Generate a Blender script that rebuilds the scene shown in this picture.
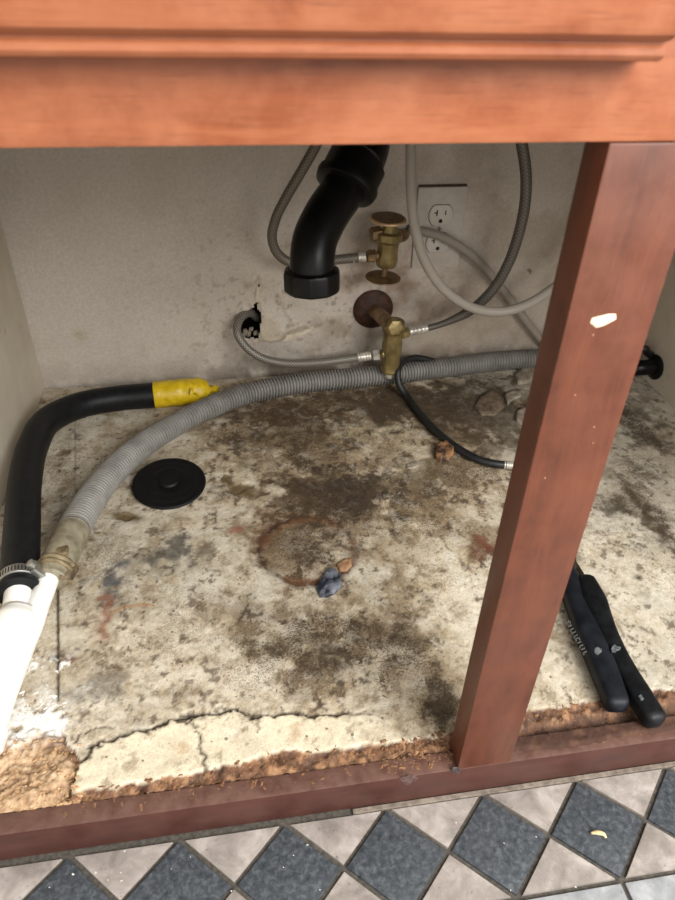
import bpy, bmesh, math, random
import numpy as np
from mathutils import Vector, Matrix

# ------------------------------------------------------------------ camera
scene = bpy.context.scene
for o in list(bpy.data.objects):
    bpy.data.objects.remove(o)
FPX, PCX, PCY = 686.4, 337.5, 450.0
CAM = np.array([0.0, -0.27984, 0.53])
ROT = np.array([[0.98743975, 0.07274259, -0.14025425],
                [-0.15632381, 0.57862431, -0.80047284],
                [0.02292605, 0.81234378, 0.58272804]])
cd = bpy.data.cameras.new('camera')
cam = bpy.data.objects.new('camera', cd)
scene.collection.objects.link(cam)
M4 = Matrix([list(ROT[i]) + [CAM[i]] for i in range(3)] + [[0, 0, 0, 1]])
cam.matrix_world = M4
cd.sensor_fit = 'VERTICAL'
cd.sensor_height = 24.0
cd.lens = FPX / 900 * 24.0
cd.clip_start = 0.01
cd.dof.use_dof = True
cd.dof.focus_distance = 0.74
cd.dof.aperture_fstop = cd.lens / 2.0
scene.camera = cam

# ------------------------------------------------------------------ light
world = bpy.data.worlds.new('world')
scene.world = world
world.use_nodes = True
wb = world.node_tree.nodes['Background']
wb.inputs['Color'].default_value = (1.0, 0.98, 0.95, 1)
wb.inputs['Strength'].default_value = 0.9
ld = bpy.data.lights.new('kitchen_window_light', 'AREA')
ld.shape = 'RECTANGLE'
ld.size, ld.size_y = 1.2, 0.9
ld.energy = 44
ld.color = (1.0, 0.985, 0.955)
lo = bpy.data.objects.new('kitchen_window_light', ld)
scene.collection.objects.link(lo)
lo.location = (0.85, -1.10, 1.22)
lo.rotation_euler = (Vector((0.1, 0.25, 0.05)) - Vector(lo.location)).to_track_quat('-Z', 'Y').to_euler()
vs = scene.view_settings
vs.view_transform = 'Standard'
vs.look = 'None'
vs.gamma = 1.0
vs.use_curve_mapping = False
vs.exposure = 0.48

# ------------------------------------------------------------------ helpers
YB = 0.659          # plaster wall
XL, XR = -0.28, 0.64  # cabinet sides
ZT = -0.040         # kitchen tile level
COL = scene.collection
rnd = random.Random(7)


def ray(p):
    return ROT @ np.array([p[0] - PCX, -(p[1] - PCY), -FPX]) / FPX


def at_z(px, py, z=0.0):
    r = ray((px, py)); return Vector(CAM + (z - CAM[2]) / r[2] * r)


def at_y(px, py, y):
    r = ray((px, py)); return Vector(CAM + (y - CAM[1]) / r[1] * r)


def at_x(px, py, x):
    r = ray((px, py)); return Vector(CAM + (x - CAM[0]) / r[0] * r)


def P(spec):
    px, py, m, v = spec
    return at_z(px, py, v) if m == 'z' else at_y(px, py, v) if m == 'y' else at_x(px, py, v)


def obj(name, me, m=None, parent=None, smooth=False):
    if isinstance(me, bmesh.types.BMesh):
        b = me
        bmesh.ops.recalc_face_normals(b, faces=b.faces[:])
        me = bpy.data.meshes.new(name)
        b.to_mesh(me); b.free()
    if m is not None:
        me.materials.clear(); me.materials.append(m)
    if smooth:
        me.polygons.foreach_set('use_smooth', [True] * len(me.polygons))
    o = bpy.data.objects.new(name, me)
    COL.objects.link(o)
    if parent is not None:
        o.parent = parent
        o.matrix_parent_inverse = Matrix.Translation(parent.location).inverted()
    return o


def thing(name, label, cat, loc=(0, 0, 0), group=None):
    o = bpy.data.objects.new(name, None)
    o.empty_display_size = 0.02
    o.location = loc
    COL.objects.link(o)
    return tag(o, label, cat, group)


def tag(o, label, cat, group=None, kind=None):
    o['label'] = label
    if cat: o['category'] = cat
    if group: o['group'] = group
    if kind: o['kind'] = kind
    return o


def bevel(b, w, seg=2, edges=None):
    bmesh.ops.bevel(b, geom=edges or b.edges[:], offset=w, segments=seg, affect='EDGES', profile=0.6)


def box(x0, x1, y0, y1, z0, z1, bw=0.0, seg=2):
    b = bmesh.new()
    bmesh.ops.create_cube(b, size=1.0)
    for v in b.verts:
        v.co = Vector(((x0 + x1) / 2 + v.co.x * (x1 - x0), (y0 + y1) / 2 + v.co.y * (y1 - y0), (z0 + z1) / 2 + v.co.z * (z1 - z0)))
    if bw: bevel(b, bw, seg)
    return b


def catmull(pts, ds=0.003):
    pts = [Vector(p) for p in pts]
    if len(pts) == 2:
        dense = [pts[0].lerp(pts[1], i / 40) for i in range(41)]
    else:
        q = [pts[0] * 2 - pts[1]] + pts + [pts[-1] * 2 - pts[-2]]
        dense = []
        for i in range(1, len(q) - 2):
            p0, p1, p2, p3 = q[i - 1:i + 3]
            # centripetal
            def tj(a, b, t): return t + max((b - a).length, 1e-6) ** 0.5
            t0 = 0; t1 = tj(p0, p1, t0); t2 = tj(p1, p2, t1); t3 = tj(p2, p3, t2)
            for k in range(30):
                t = t1 + (t2 - t1) * k / 30
                a1 = p0 * ((t1 - t) / (t1 - t0)) + p1 * ((t - t0) / (t1 - t0))
                a2 = p1 * ((t2 - t) / (t2 - t1)) + p2 * ((t - t1) / (t2 - t1))
                a3 = p2 * ((t3 - t) / (t3 - t2)) + p3 * ((t - t2) / (t3 - t2))
                b1 = a1 * ((t2 - t) / (t2 - t0)) + a2 * ((t - t0) / (t2 - t0))
                b2 = a2 * ((t3 - t) / (t3 - t1)) + a3 * ((t - t1) / (t3 - t1))
                dense.append(b1 * ((t2 - t) / (t2 - t1)) + b2 * ((t - t1) / (t2 - t1)))
        dense.append(pts[-1])
    d = np.array([list(v) for v in dense])
    s = np.concatenate([[0], np.cumsum(np.linalg.norm(np.diff(d, axis=0), axis=1))])
    n = max(2, int(round(s[-1] / ds)) + 1)
    t = np.linspace(0, s[-1], n)
    return np.stack([np.interp(t, s, d[:, i]) for i in range(3)], 1), t


def tube(pts, r, ds=0.003, seg=16, bump=None, caps=True, open_end=False):
    """swept tube; r: number or f(s, L); bump(s, ang)->radial extra. Returns mesh with UVs in metres."""
    c, s = catmull(pts, ds)
    L = s[-1]
    T = np.gradient(c, axis=0); T /= np.linalg.norm(T, axis=1)[:, None]
    ref = np.array([0, 0, 1.0]) if abs(T[0][2]) < 0.9 else np.array([1.0, 0, 0])
    N = np.cross(T[0], ref); N /= np.linalg.norm(N)
    rings = []; a = np.arange(seg) * 2 * math.pi / seg
    for i in range(len(c)):
        N = N - T[i] * np.dot(N, T[i]); N /= np.linalg.norm(N)
        B = np.cross(T[i], N)
        rr = r(s[i], L) if callable(r) else r
        rad = np.full(seg, rr)
        if bump is not None: rad = rad + np.array([bump(s[i], x) for x in a])
        rings.append(c[i] + np.outer(np.cos(a) * rad, N) + np.outer(np.sin(a) * rad, B))
    V = np.concatenate(rings)
    F = []; UV = []
    r0 = r(0, L) if callable(r) else r
    for i in range(len(c) - 1):
        for j in range(seg):
            k = (j + 1) % seg
            F.append((i * seg + j, i * seg + k, (i + 1) * seg + k, (i + 1) * seg + j))
            v0, v1 = j / seg * 6.283 * r0, (j + 1) / seg * 6.283 * r0
            UV += [(s[i], v0), (s[i], v1), (s[i + 1], v1), (s[i + 1], v0)]
    if caps:
        F.append(tuple(range(seg))[::-1]); UV += [(0, 0)] * seg
        if not open_end:
            F.append(tuple(range((len(c) - 1) * seg, len(c) * seg))); UV += [(0, 0)] * seg
    me = bpy.data.meshes.new('tube')
    me.from_pydata(V.tolist(), [], F)
    uv = me.uv_layers.new(name='UVMap')
    uv.data.foreach_set('uv', np.array(UV, dtype=np.float32).ravel())
    me.polygons.foreach_set('use_smooth', [True] * len(me.polygons))
    me.update()
    return me


def lathe(profile, origin, axis=(0, 0, 1), seg=32, facet=None):
    """profile [(r,h)...] around axis; facet: function(angle)->radius factor."""
    ax = Vector(axis).normalized()
    q = Vector((0, 0, 1)).rotation_difference(ax)
    V = []; F = []
    n = len(profile)
    for (r, h) in profile:
        for j in range(seg):
            a = j * 2 * math.pi / seg
            k = facet(a) if facet else 1.0
            V.append(Vector(origin) + q @ Vector((math.cos(a) * r * k, math.sin(a) * r * k, h)))
    for i in range(n - 1):
        for j in range(seg):
            k = (j + 1) % seg
            F.append((i * seg + j, i * seg + k, (i + 1) * seg + k, (i + 1) * seg + j))
    if profile[0][0] > 1e-5: F.append(tuple(range(seg))[::-1])
    if profile[-1][0] > 1e-5: F.append(tuple(range((n - 1) * seg, n * seg)))
    b = bmesh.new()
    bv = [b.verts.new(v) for v in V]
    for f in F: b.faces.new([bv[i] for i in f])
    bmesh.ops.remove_doubles(b, verts=b.verts[:], dist=1e-6)
    return b


def smooth_by_angle(o, deg=35):
    me = o.data
    me.polygons.foreach_set('use_smooth', [True] * len(me.polygons))
    b = bmesh.new(); b.from_mesh(me)
    for e in b.edges:
        e.smooth = not (len(e.link_faces) == 2 and e.calc_face_angle(0) > math.radians(deg))
    b.to_mesh(me); b.free()
    return o


def hexr(a, n=6):
    s = 2 * math.pi / n
    return math.cos(s / 2) / math.cos((a % s) - s / 2)


def part(name, b, m, parent, deg=35):
    return smooth_by_angle(obj(name, b, m, parent), deg)


def flake(pts3, thick, m, name, parent, n, bumpy=0.0):
    """thin irregular flake from a loop of points; n = outward direction."""
    b = bmesh.new()
    n = Vector(n).normalized()
    c = sum((Vector(p) for p in pts3), Vector()) / len(pts3)
    lo_ = [b.verts.new(Vector(p)) for p in pts3]
    hi_ = [b.verts.new(c + (Vector(p) - c) * 0.86 + n * thick * rnd.uniform(0.7, 1.2)) for p in pts3]
    ct = b.verts.new(c + n * thick * (1.0 + bumpy))
    k = len(pts3)
    for i in range(k):
        j = (i + 1) % k
        b.faces.new((lo_[i], lo_[j], hi_[j], hi_[i])); b.faces.new((hi_[i], hi_[j], ct))
    b.faces.new(lo_[::-1])
    return obj(name, b, m, parent)


# numpy noise ---------------------------------------------------------
def vnoise(x, y, scale, seed):
    g = np.random.RandomState(seed).rand(256, 256)
    u, v = x * scale + 50.3, y * scale + 37.7
    i, j = np.floor(u).astype(int), np.floor(v).astype(int)
    fu, fv = u - i, v - j
    fu = fu * fu * (3 - 2 * fu); fv = fv * fv * (3 - 2 * fv)
    a = g[i % 256, j % 256]; b = g[(i + 1) % 256, j % 256]
    c = g[i % 256, (j + 1) % 256]; d = g[(i + 1) % 256, (j + 1) % 256]
    return (a * (1 - fu) + b * fu) * (1 - fv) + (c * (1 - fu) + d * fu) * fv


def fbm(x, y, scale, octv=4, seed=0, gain=0.55):
    t = 0; amp = 1; tot = 0
    for k in range(octv):
        t = t + amp * vnoise(x, y, scale * 2.03 ** k, seed + k * 17); tot += amp; amp *= gain
    return t / tot


def sstep(a, b, x):
    t = np.clip((x - a) / (b - a), 0, 1); return t * t * (3 - 2 * t)


def seg_dist(X, Y, pts):
    d = np.full(X.shape, 9.0)
    for (x0, y0), (x1, y1) in zip(pts[:-1], pts[1:]):
        dx, dy = x1 - x0, y1 - y0
        t = np.clip(((X - x0) * dx + (Y - y0) * dy) / (dx * dx + dy * dy + 1e-12), 0, 1)
        d = np.minimum(d, np.hypot(X - x0 - t * dx, Y - y0 - t * dy))
    return d


def in_poly(X, Y, pts):
    r = np.zeros(X.shape, bool)
    n = len(pts)
    for i in range(n):
        x0, y0 = pts[i]; x1, y1 = pts[(i + 1) % n]
        if y0 == y1: continue
        c = ((y0 > Y) != (y1 > Y)) & (X < (x1 - x0) * (Y - y0) / (y1 - y0) + x0)
        r ^= c
    return r


def lin(c):
    return tuple(((v / 255) / 12.92 if v / 255 <= 0.04045 else ((v / 255 + 0.055) / 1.055) ** 2.4) for v in c)


# materials -----------------------------------------------------------
class NT:
    def __init__(self, name):
        self.m = bpy.data.materials.new(name)
        self.m.use_nodes = True
        self.t = self.m.node_tree
        self.b = self.t.nodes['Principled BSDF']
        self.co = None

    def n(self, typ, **kw):
        nd = self.t.nodes.new(typ)
        for k, v in kw.items():
            if k.startswith('i_'):
                nd.inputs[k[2:].replace('_', ' ')].default_value = v
            else:
                setattr(nd, k, v)
        return nd

    def l(self, a, b): self.t.links.new(a, b)

    def coord(self, kind='Object', scale=(1, 1, 1)):
        tc = self.n('ShaderNodeTexCoord')
        mp = self.n('ShaderNodeMapping')
        mp.inputs['Scale'].default_value = scale
        self.l(tc.outputs[kind], mp.inputs['Vector'])
        return mp.outputs['Vector']

    def noise(self, vec, scale, detail=4, rough=0.6, dist=0.0):
        nd = self.n('ShaderNodeTexNoise')
        nd.inputs['Scale'].default_value = scale
        nd.inputs['Detail'].default_value = detail
        nd.inputs['Roughness'].default_value = rough
        nd.inputs['Distortion'].default_value = dist
        if vec is not None: self.l(vec, nd.inputs['Vector'])
        return nd.outputs['Fac']

    def ramp(self, fac, stops):
        nd = self.n('ShaderNodeValToRGB')
        while len(nd.color_ramp.elements) < len(stops): nd.color_ramp.elements.new(0.5)
        for e, (p, c) in zip(nd.color_ramp.elements, stops):
            e.position = p
            e.color = (c[0], c[1], c[2], 1) if not isinstance(c, (int, float)) else (c, c, c, 1)
        self.l(fac, nd.inputs['Fac'])
        return nd.outputs['Color']

    def mix(self, fac, a, b, mode='MIX'):
        nd = self.n('ShaderNodeMix', data_type='RGBA', blend_type=mode)
        for sock, v in ((nd.inputs[0], fac), (nd.inputs[6], a), (nd.inputs[7], b)):
            if isinstance(v, (int, float)): sock.default_value = v
            elif isinstance(v, tuple): sock.default_value = (v[0], v[1], v[2], 1)
            else: self.l(v, sock)
        return nd.outputs[2]

    def bump(self, h, strength=0.3, dist=0.001):
        nd = self.n('ShaderNodeBump')
        nd.inputs['Strength'].default_value = strength
        nd.inputs['Distance'].default_value = dist
        self.l(h, nd.inputs['Height'])
        self.l(nd.outputs['Normal'], self.b.inputs['Normal'])

    def fin(self, col=None, rough=0.5, metal=0.0, spec=None):
        if col is not None:
            if isinstance(col, tuple): self.b.inputs['Base Color'].default_value = (*col, 1)
            else: self.l(col, self.b.inputs['Base Color'])
        if isinstance(rough, (int, float)): self.b.inputs['Roughness'].default_value = rough
        else: self.l(rough, self.b.inputs['Roughness'])
        self.b.inputs['Metallic'].default_value = metal
        if spec is not None: self.b.inputs['Specular IOR Level'].default_value = spec
        return self.m


def mottled(name, c1, c2, scale=60, rough=0.5, metal=0.0, bump=0.0, bscale=400, spec=None, lo=0.35, hi=0.65, dist=0.0006):
    t = NT(name); v = t.coord()
    col = t.ramp(t.noise(v, scale, 5), [(lo, lin(c1)), (hi, lin(c2))])
    if bump: t.bump(t.noise(v, bscale, 4), bump, dist)
    return t.fin(col, rough, metal, spec)


def wood(name, dark, mid, light, axis=0, rough=0.38, dust=False):
    t = NT(name)
    sc = [70, 70, 70]; sc[axis] = 9
    v = t.coord('Object', tuple(sc))
    g = t.noise(v, 1.0, 6, 0.62, 0.6)
    col = t.ramp(g, [(0.22, lin(dark)), (0.5, lin(mid)), (0.78, lin(light))])
    v2 = t.coord('Object')
    blot = t.noise(v2, 30, 5, 0.65)
    col = t.mix(t.ramp(blot, [(0.38, 0.0), (0.66, 0.7)]), col, lin(light))
    sc2 = [900, 900, 900]; sc2[axis] = 40
    pores = t.noise(t.coord('Object', tuple(sc2)), 1.0, 2)
    col = t.mix(t.ramp(pores, [(0.30, 0.25), (0.42, 0.0)]), col, lin(tuple(x * 0.6 for x in dark)))
    fl = t.noise(v2, 260, 2, 0.5)
    col = t.mix(t.ramp(fl, [(0.775, 0.0), (0.80, 0.7)]), col, lin((190, 150, 122)))
    if dust:
        ge = t.n('ShaderNodeNewGeometry'); sx_ = t.n('ShaderNodeSeparateXYZ'); t.l(ge.outputs['Normal'], sx_.inputs[0])
        dm = t.n('ShaderNodeMath', operation='MULTIPLY'); t.l(t.ramp(sx_.outputs['Z'], [(0.5, 0.0), (0.9, 1.0)]), dm.inputs[0]); t.l(t.ramp(t.noise(v2, 60, 5, 0.7), [(0.35, 0.25), (0.65, 0.8)]), dm.inputs[1])
        col = t.mix(dm.outputs[0], col, lin((112, 84, 72)))
    t.bump(pores, 0.15, 0.0004)
    rg = t.ramp(blot, [(0.3, rough - 0.06), (0.7, rough + 0.12)])
    return t.fin(col, rg, 0.0)


M = {}
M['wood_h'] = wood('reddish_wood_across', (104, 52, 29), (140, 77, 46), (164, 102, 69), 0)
M['wood_v'] = wood('reddish_wood_upright_shaded', (60, 29, 16), (86, 43, 26), (106, 58, 37), 2)  # same wood as the top rail, its dimmer light painted in as darker colours
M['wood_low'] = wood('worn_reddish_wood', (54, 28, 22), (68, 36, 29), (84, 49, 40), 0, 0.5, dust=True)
M['black_rubber'] = mottled('black_rubber', (15, 16, 18), (26, 27, 29), 120, 0.48, 0, 0.15, 700, spec=0.22)
M['black_abs'] = mottled('black_abs_plastic', (11, 11, 12), (22, 21, 21), 40, 0.33, 0, 0.1, 300, spec=0.22)
M['stopper_rubber'] = mottled('stopper_rubber', (9, 9, 10), (17, 17, 18), 80, 0.55, 0, 0.1, 500, spec=0.22)
M['pvc'] = mottled('white_pvc', (236, 234, 228), (246, 245, 241), 30, 0.3)
M['yellow_tape'] = mottled('yellow_tape', (196, 162, 14), (220, 188, 34), 90, 0.38, 0, 0.5, 160, dist=0.002)
M['hose_grey'] = mottled('grey_ribbed_plastic', (116, 113, 108), (140, 137, 131), 45, 0.5, 0, 0.15, 400)
M['cuff'] = mottled('tan_grey_rubber_cuff', (110, 103, 84), (152, 144, 122), 70, 0.55, 0, 0.3, 300)
M['clamp_tan'] = mottled('tarnished_clamp', (106, 92, 68), (170, 154, 122), 90, 0.45, 0.4, 0.4, 300)
M['clamp_dark'] = mottled('dirty_clamp_tab', (66, 56, 42), (122, 106, 82), 110, 0.55, 0.3, 0.4, 300)
M['steel'] = mottled('clamp_steel', (150, 150, 146), (196, 195, 190), 90, 0.32, 0.85)
M['chrome'] = mottled('nickel_fitting', (176, 170, 158), (222, 216, 204), 120, 0.3, 0.45)
M['brass'] = mottled('tarnished_brass', (104, 90, 56), (152, 132, 86), 70, 0.42, 0.55, 0.3, 250, lo=0.3, hi=0.7)
M['brass_dull'] = mottled('oxidised_brass', (92, 72, 46), (136, 108, 72), 90, 0.5, 0.45, 0.4, 260)
M['brass_rim'] = mottled('worn_brass_rim', (176, 144, 104), (208, 178, 138), 90, 0.4, 0.3)
M['rust'] = mottled('rusty_plate', (42, 26, 19), (76, 46, 31), 110, 0.65, 0.25, 0.5, 350)
M['copper'] = mottled('dull_copper_stub', (112, 88, 66), (150, 122, 92), 90, 0.45, 0.6)
M['black_cord'] = mottled('black_cord', (16, 17, 18), (28, 29, 30), 140, 0.5)
M['wallplate'] = mottled('outlet_plate', (172, 163, 152), (186, 177, 166), 60, 0.5)
M['receptacle'] = mottled('outlet_face', (188, 180, 169), (200, 192, 182), 60, 0.42)
M['slot'] = mottled('dark_slot', (12, 10, 9), (20, 17, 15), 60, 0.8)
M['grip'] = mottled('black_grip', (11, 12, 14), (28, 30, 33), 110, 0.45, 0, 0.4, 320, spec=0.22, lo=0.35, hi=0.8)
M['grip_flat'] = mottled('black_flat_grip', (15, 17, 22), (30, 33, 39), 60, 0.5, 0, 0.2, 320, spec=0.22)
M['tool_steel'] = mottled('brown_tool_steel', (44, 38, 34), (78, 68, 58), 90, 0.45, 0.7)
M['pale_print'] = mottled('pale_print', (70, 71, 71), (92, 92, 90), 200, 0.6)
M['scuff'] = mottled('pale_scuff', (44, 46, 50), (112, 114, 116), 300, 0.6)
M['fleck'] = mottled('cream_paint', (226, 206, 170), (240, 226, 196), 200, 0.6)
M['fleck_dim'] = mottled('dull_fleck', (150, 100, 80), (176, 128, 104), 200, 0.6)
M['blue_scrap'] = mottled('blue_scrap', (30, 34, 46), (118, 122, 132), 70, 0.55, 0, 0.4, 300, lo=0.42, hi=0.6)
M['orange_scrap'] = mottled('orange_scrap', (136, 100, 70), (172, 134, 100), 160, 0.7)
M['cork'] = mottled('brown_lump', (40, 27, 20), (150, 108, 70), 70, 0.75, 0, 0.6, 260, lo=0.4, hi=0.62)
M['chip_grey'] = mottled('grey_paint_chip', (120, 110, 96), (160, 149, 132), 120, 0.75)
M['chip_brown'] = mottled('brown_paint_chip', (80, 66, 54), (124, 106, 86), 120, 0.75)
M['crumb'] = mottled('wood_crumb', (82, 54, 36), (146, 106, 74), 500, 0.9)
M['crumb_tan'] = mottled('tan_crumb', (150, 112, 76), (206, 172, 132), 500, 0.9)
M['dust_white'] = mottled('white_flake', (214, 206, 196), (240, 236, 228), 300, 0.8)
M['nail'] = mottled('dark_knot', (46, 36, 34), (88, 78, 76), 300, 0.5)
M['gouge'] = mottled('grey_gouge', (70, 48, 43), (104, 82, 77), 200, 0.6)
M['straw'] = mottled('straw_chip', (196, 172, 124), (220, 200, 158), 300, 0.8)
M['grout'] = mottled('dark_grout', (58, 54, 48), (88, 82, 74), 260, 0.9, 0, 0.5, 700)
M['caulk'] = mottled('tan_edge_strip', (96, 86, 77), (134, 122, 110), 160, 0.8, 0, 0.4, 400)
M['cabinet_under'] = mottled('raw_panel', (120, 104, 84), (150, 132, 108), 30, 0.8)
M['paper'] = mottled('torn_wall_paper', (192, 178, 155), (210, 198, 176), 90, 0.8, 0, 0.3, 300)
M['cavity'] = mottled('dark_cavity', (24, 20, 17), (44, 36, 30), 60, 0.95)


def stone(name, a, b, c, scale=38):
    t = NT(name)
    tc = t.n('ShaderNodeTexCoord')
    oi = t.n('ShaderNodeObjectInfo')
    ad = t.n('ShaderNodeVectorMath', operation='ADD')
    t.l(tc.outputs['Object'], ad.inputs[0]); t.l(oi.outputs['Location'], ad.inputs[1])
    v = ad.outputs[0]
    n1 = t.noise(v, scale, 7, 0.68, 0.4)
    col = t.ramp(n1, [(0.32, lin(a)), (0.5, lin(b)), (0.68, lin(c))])
    sp = t.noise(v, 420, 2)
    col = t.mix(t.ramp(sp, [(0.74, 0.0), (0.80, 0.35)]), col, lin((180, 174, 166)))
    col = t.mix(t.ramp(t.noise(v, 300, 3), [(0.26, 0.55), (0.36, 0.0)]), col, lin(tuple(x * 0.45 for x in a)))
    t.bump(n1, 0.25, 0.0012)
    return t.fin(col, t.ramp(n1, [(0.3, 0.38), (0.7, 0.55)]))


M['slate'] = stone('slate_tile', (46, 50, 54), (64, 69, 74), (92, 96, 100), 200)
M['pale_tile'] = stone('pale_stone_tile', (118, 111, 105), (148, 139, 132), (176, 168, 161))
M['grey_tile'] = stone('grey_border_tile', (128, 130, 132), (156, 158, 160), (184, 185, 185))


def braid(name, c1, c2):
    t = NT(name)
    tc = t.n('ShaderNodeTexCoord')
    hs = []
    for sg in (1, -1):
        mp = t.n('ShaderNodeMapping')
        mp.inputs['Scale'].default_value = (1, sg, 1)
        t.l(tc.outputs['UV'], mp.inputs['Vector'])
        w = t.n('ShaderNodeTexWave', wave_type='BANDS', bands_direction='DIAGONAL')
        w.inputs['Scale'].default_value = 130
        t.l(mp.outputs['Vector'], w.inputs['Vector'])
        hs.append(w.outputs['Fac'])
    mx = t.n('ShaderNodeMath', operation='MULTIPLY')
    t.l(hs[0], mx.inputs[0]); t.l(hs[1], mx.inputs[1])
    col = t.ramp(mx.outputs[0], [(0.1, lin(c1)), (0.6, lin(c2))])
    t.bump(mx.outputs[0], 0.25, 0.0005)
    return t.fin(col, 0.45, 0.3)


M['braid'] = braid('grey_braided_hose', (98, 91, 82), (126, 118, 107))
M['braid_dark'] = braid('dark_braided_hose', (84, 79, 73), (108, 102, 95))
M['braid_light'] = braid('steel_braided_hose', (104, 99, 91), (152, 145, 134))
t = NT('cloudy_tubing')
t.b.inputs['Transmission Weight'].default_value = 0.35
t.b.inputs['IOR'].default_value = 1.25
M['clear'] = t.fin(lin((186, 178, 166)), 0.28)
t = NT('cloudy_thin_tubing')
t.b.inputs['Transmission Weight'].default_value = 0.3
t.b.inputs['IOR'].default_value = 1.25
M['clear2'] = t.fin(lin((168, 158, 144)), 0.35)

# ================================================================== SETTING
# --- kitchen floor: grout bed with individual tiles -----------------------
flo = obj('floor', box(-1.6, 2.0, -2.4, YB - 0.001, ZT - 0.03, ZT - 0.0025), M['grout'])
tag(flo, 'kitchen floor of dark and pale stone tiles with dark grout', None, kind='structure')
tops = [(69, 853), (178, 833), (286, 815.5), (383, 802), (480, 788), (574, 773), (663, 760)]
xs = np.array([at_z(px, py, ZT).x for px, py in tops])
kk = np.arange(len(xs)) - 3
fit = np.polyfit(kk, xs, 1)
PIT, X0 = fit[0], fit[1]
DG = 0.0805       # depth of the diamond band
YT = -0.0030      # its far edge at the rail
G = 0.0018


def tile(poly, m, parent, h=0.004):
    """tile prism from a world polygon; mesh is centred so that the material sees its place."""
    c = sum((Vector((x, y, 0)) for x, y in poly), Vector()) / len(poly)
    b = bmesh.new()
    vs_ = [b.verts.new((x - c.x, y - c.y, -h)) for x, y in poly]
    f = b.faces.new(vs_)
    r = bmesh.ops.extrude_face_region(b, geom=[f])
    up = [v for v in r['geom'] if isinstance(v, bmesh.types.BMVert)]
    for v in up: v.co.z = 0
    te = [e for e in b.edges if all(v.co.z > -1e-6 for v in e.verts)]
    bevel(b, 0.0009, 2, te)
    o = obj('tile', b, m, parent)
    o.location = (c.x, c.y, ZT + rnd.uniform(-0.0003, 0.0004))
    o.rotation_euler = (rnd.uniform(-.004, .004), rnd.uniform(-.004, .004), 0)
    return smooth_by_angle(o)


def inset(poly, g):
    c = Vector((sum(p[0] for p in poly) / len(poly), sum(p[1] for p in poly) / len(poly)))
    n = len(poly); out = []
    for i in range(n):
        p0, p1, p2 = (Vector(poly[(i + d) % n]) for d in (-1, 0, 1))
        d1 = (p1 - p0).normalized(); d2 = (p2 - p1).normalized()
        n1 = Vector((-d1.y, d1.x)); n2 = Vector((-d2.y, d2.x))
        if n1.dot(c - p1) < 0: n1 = -n1
        if n2.dot(c - p1) < 0: n2 = -n2
        bis = (n1 + n2)
        out.append(tuple(p1 + bis * (g / max(1e-4, 1 + n1.dot(n2)))))
    return out


for k in range(-15, 17):
    x = X0 + PIT * k
    h = PIT / 2
    tile(inset([(x, YT), (x + h, YT - DG / 2), (x, YT - DG), (x - h, YT - DG / 2)], G), M['slate'], flo)
    tile(inset([(x, YT), (x + PIT, YT), (x + h, YT - DG / 2)], G), M['pale_tile'], flo)
    tile(inset([(x, YT - DG), (x + PIT, YT - DG), (x + h, YT - DG / 2)], G), M['pale_tile'], flo)
for k in range(-8, 8):
    x = X0 + PIT * 2 + PIT * 2 * k
    tile(inset([(x, YT - DG), (x + 2 * PIT, YT - DG), (x + 2 * PIT, YT - DG - 0.075), (x, YT - DG - 0.075)], G), M['grey_tile'], flo)
for r_ in range(4):
    for k in range(-5, 5):
        x = X0 + PIT * 2 + PIT * 3.5 * k + (r_ % 2) * PIT * 1.75
        y = YT - DG - 0.075 - 0.3 * r_
        tile(inset([(x, y), (x + 3.5 * PIT, y), (x + 3.5 * PIT, y - 0.3), (x, y - 0.3)], G), M['pale_tile'], flo)

# --- plaster wall behind the cabinet, with its torn hole ------------------------
WX0, WX1, WZ0, WZ1, dw = XL - 0.02, XR + 0.02, -0.05, 0.74, 0.0025
nx = int((WX1 - WX0) / dw) + 1; nz = int((WZ1 - WZ0) / dw) + 1
gx, gz = np.meshgrid(np.linspace(WX0, WX1, nx), np.linspace(WZ0, WZ1, nz))


def wp(px, py):
    v = at_y(px, py, YB); return (v.x, v.z)


hole = [wp(*p) for p in [(238, 315), (243, 310), (252, 308), (254, 302), (259, 301), (259, 307), (262, 315), (261, 330), (259, 337), (247, 338), (238, 333), (235, 323)]]
slit = [wp(*p) for p in [(257, 283), (260, 284), (262, 291), (260, 292)]]
wxn = gx + (fbm(gx, gz, 90, 3, 5) - .5) * 0.008; wzn = gz + (fbm(gx, gz, 90, 3, 9) - .5) * 0.008
inh = in_poly(wxn, wzn, hole) | in_poly(gx, gz, slit)
hd = np.minimum(seg_dist(wxn, wzn, hole + hole[:1]), seg_dist(gx, gz, [wp(260, 300), wp(261, 292), wp(259, 284), wp(254, 281)]))
# torn paper to the right of the hole
tear = [wp(*p) for p in [(262, 312), (274, 316), (280, 330), (292, 328), (310, 326), (300, 332), (282, 338), (268, 340), (260, 338)]]
tearin = in_poly(wxn, wzn, tear)
tear_edge = seg_dist(wxn, wzn, tear)
hgt = (fbm(gx, gz, 12, 4, 3) - .5) * 0.0016 + (fbm(gx, gz, 160, 3, 4) - .5) * 0.0004
hgt += 0.009 * np.exp(-(hd / 0.010) ** 2) * (fbm(gx, gz, 140, 2, 8) - 0.25)
hgt += tearin * 0.0034 + 0.0036 * np.exp(-(tear_edge / 0.003) ** 2) * (fbm(gx, gz, 200, 2, 6) - .2)
gy = YB - hgt
base = np.array(lin((204, 194, 181)))
cw = np.ones(gx.shape + (3,)) * base


def lay(c, m, col):
    return c * (1 - m[..., None]) + np.array(lin(col)) * m[..., None]


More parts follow.
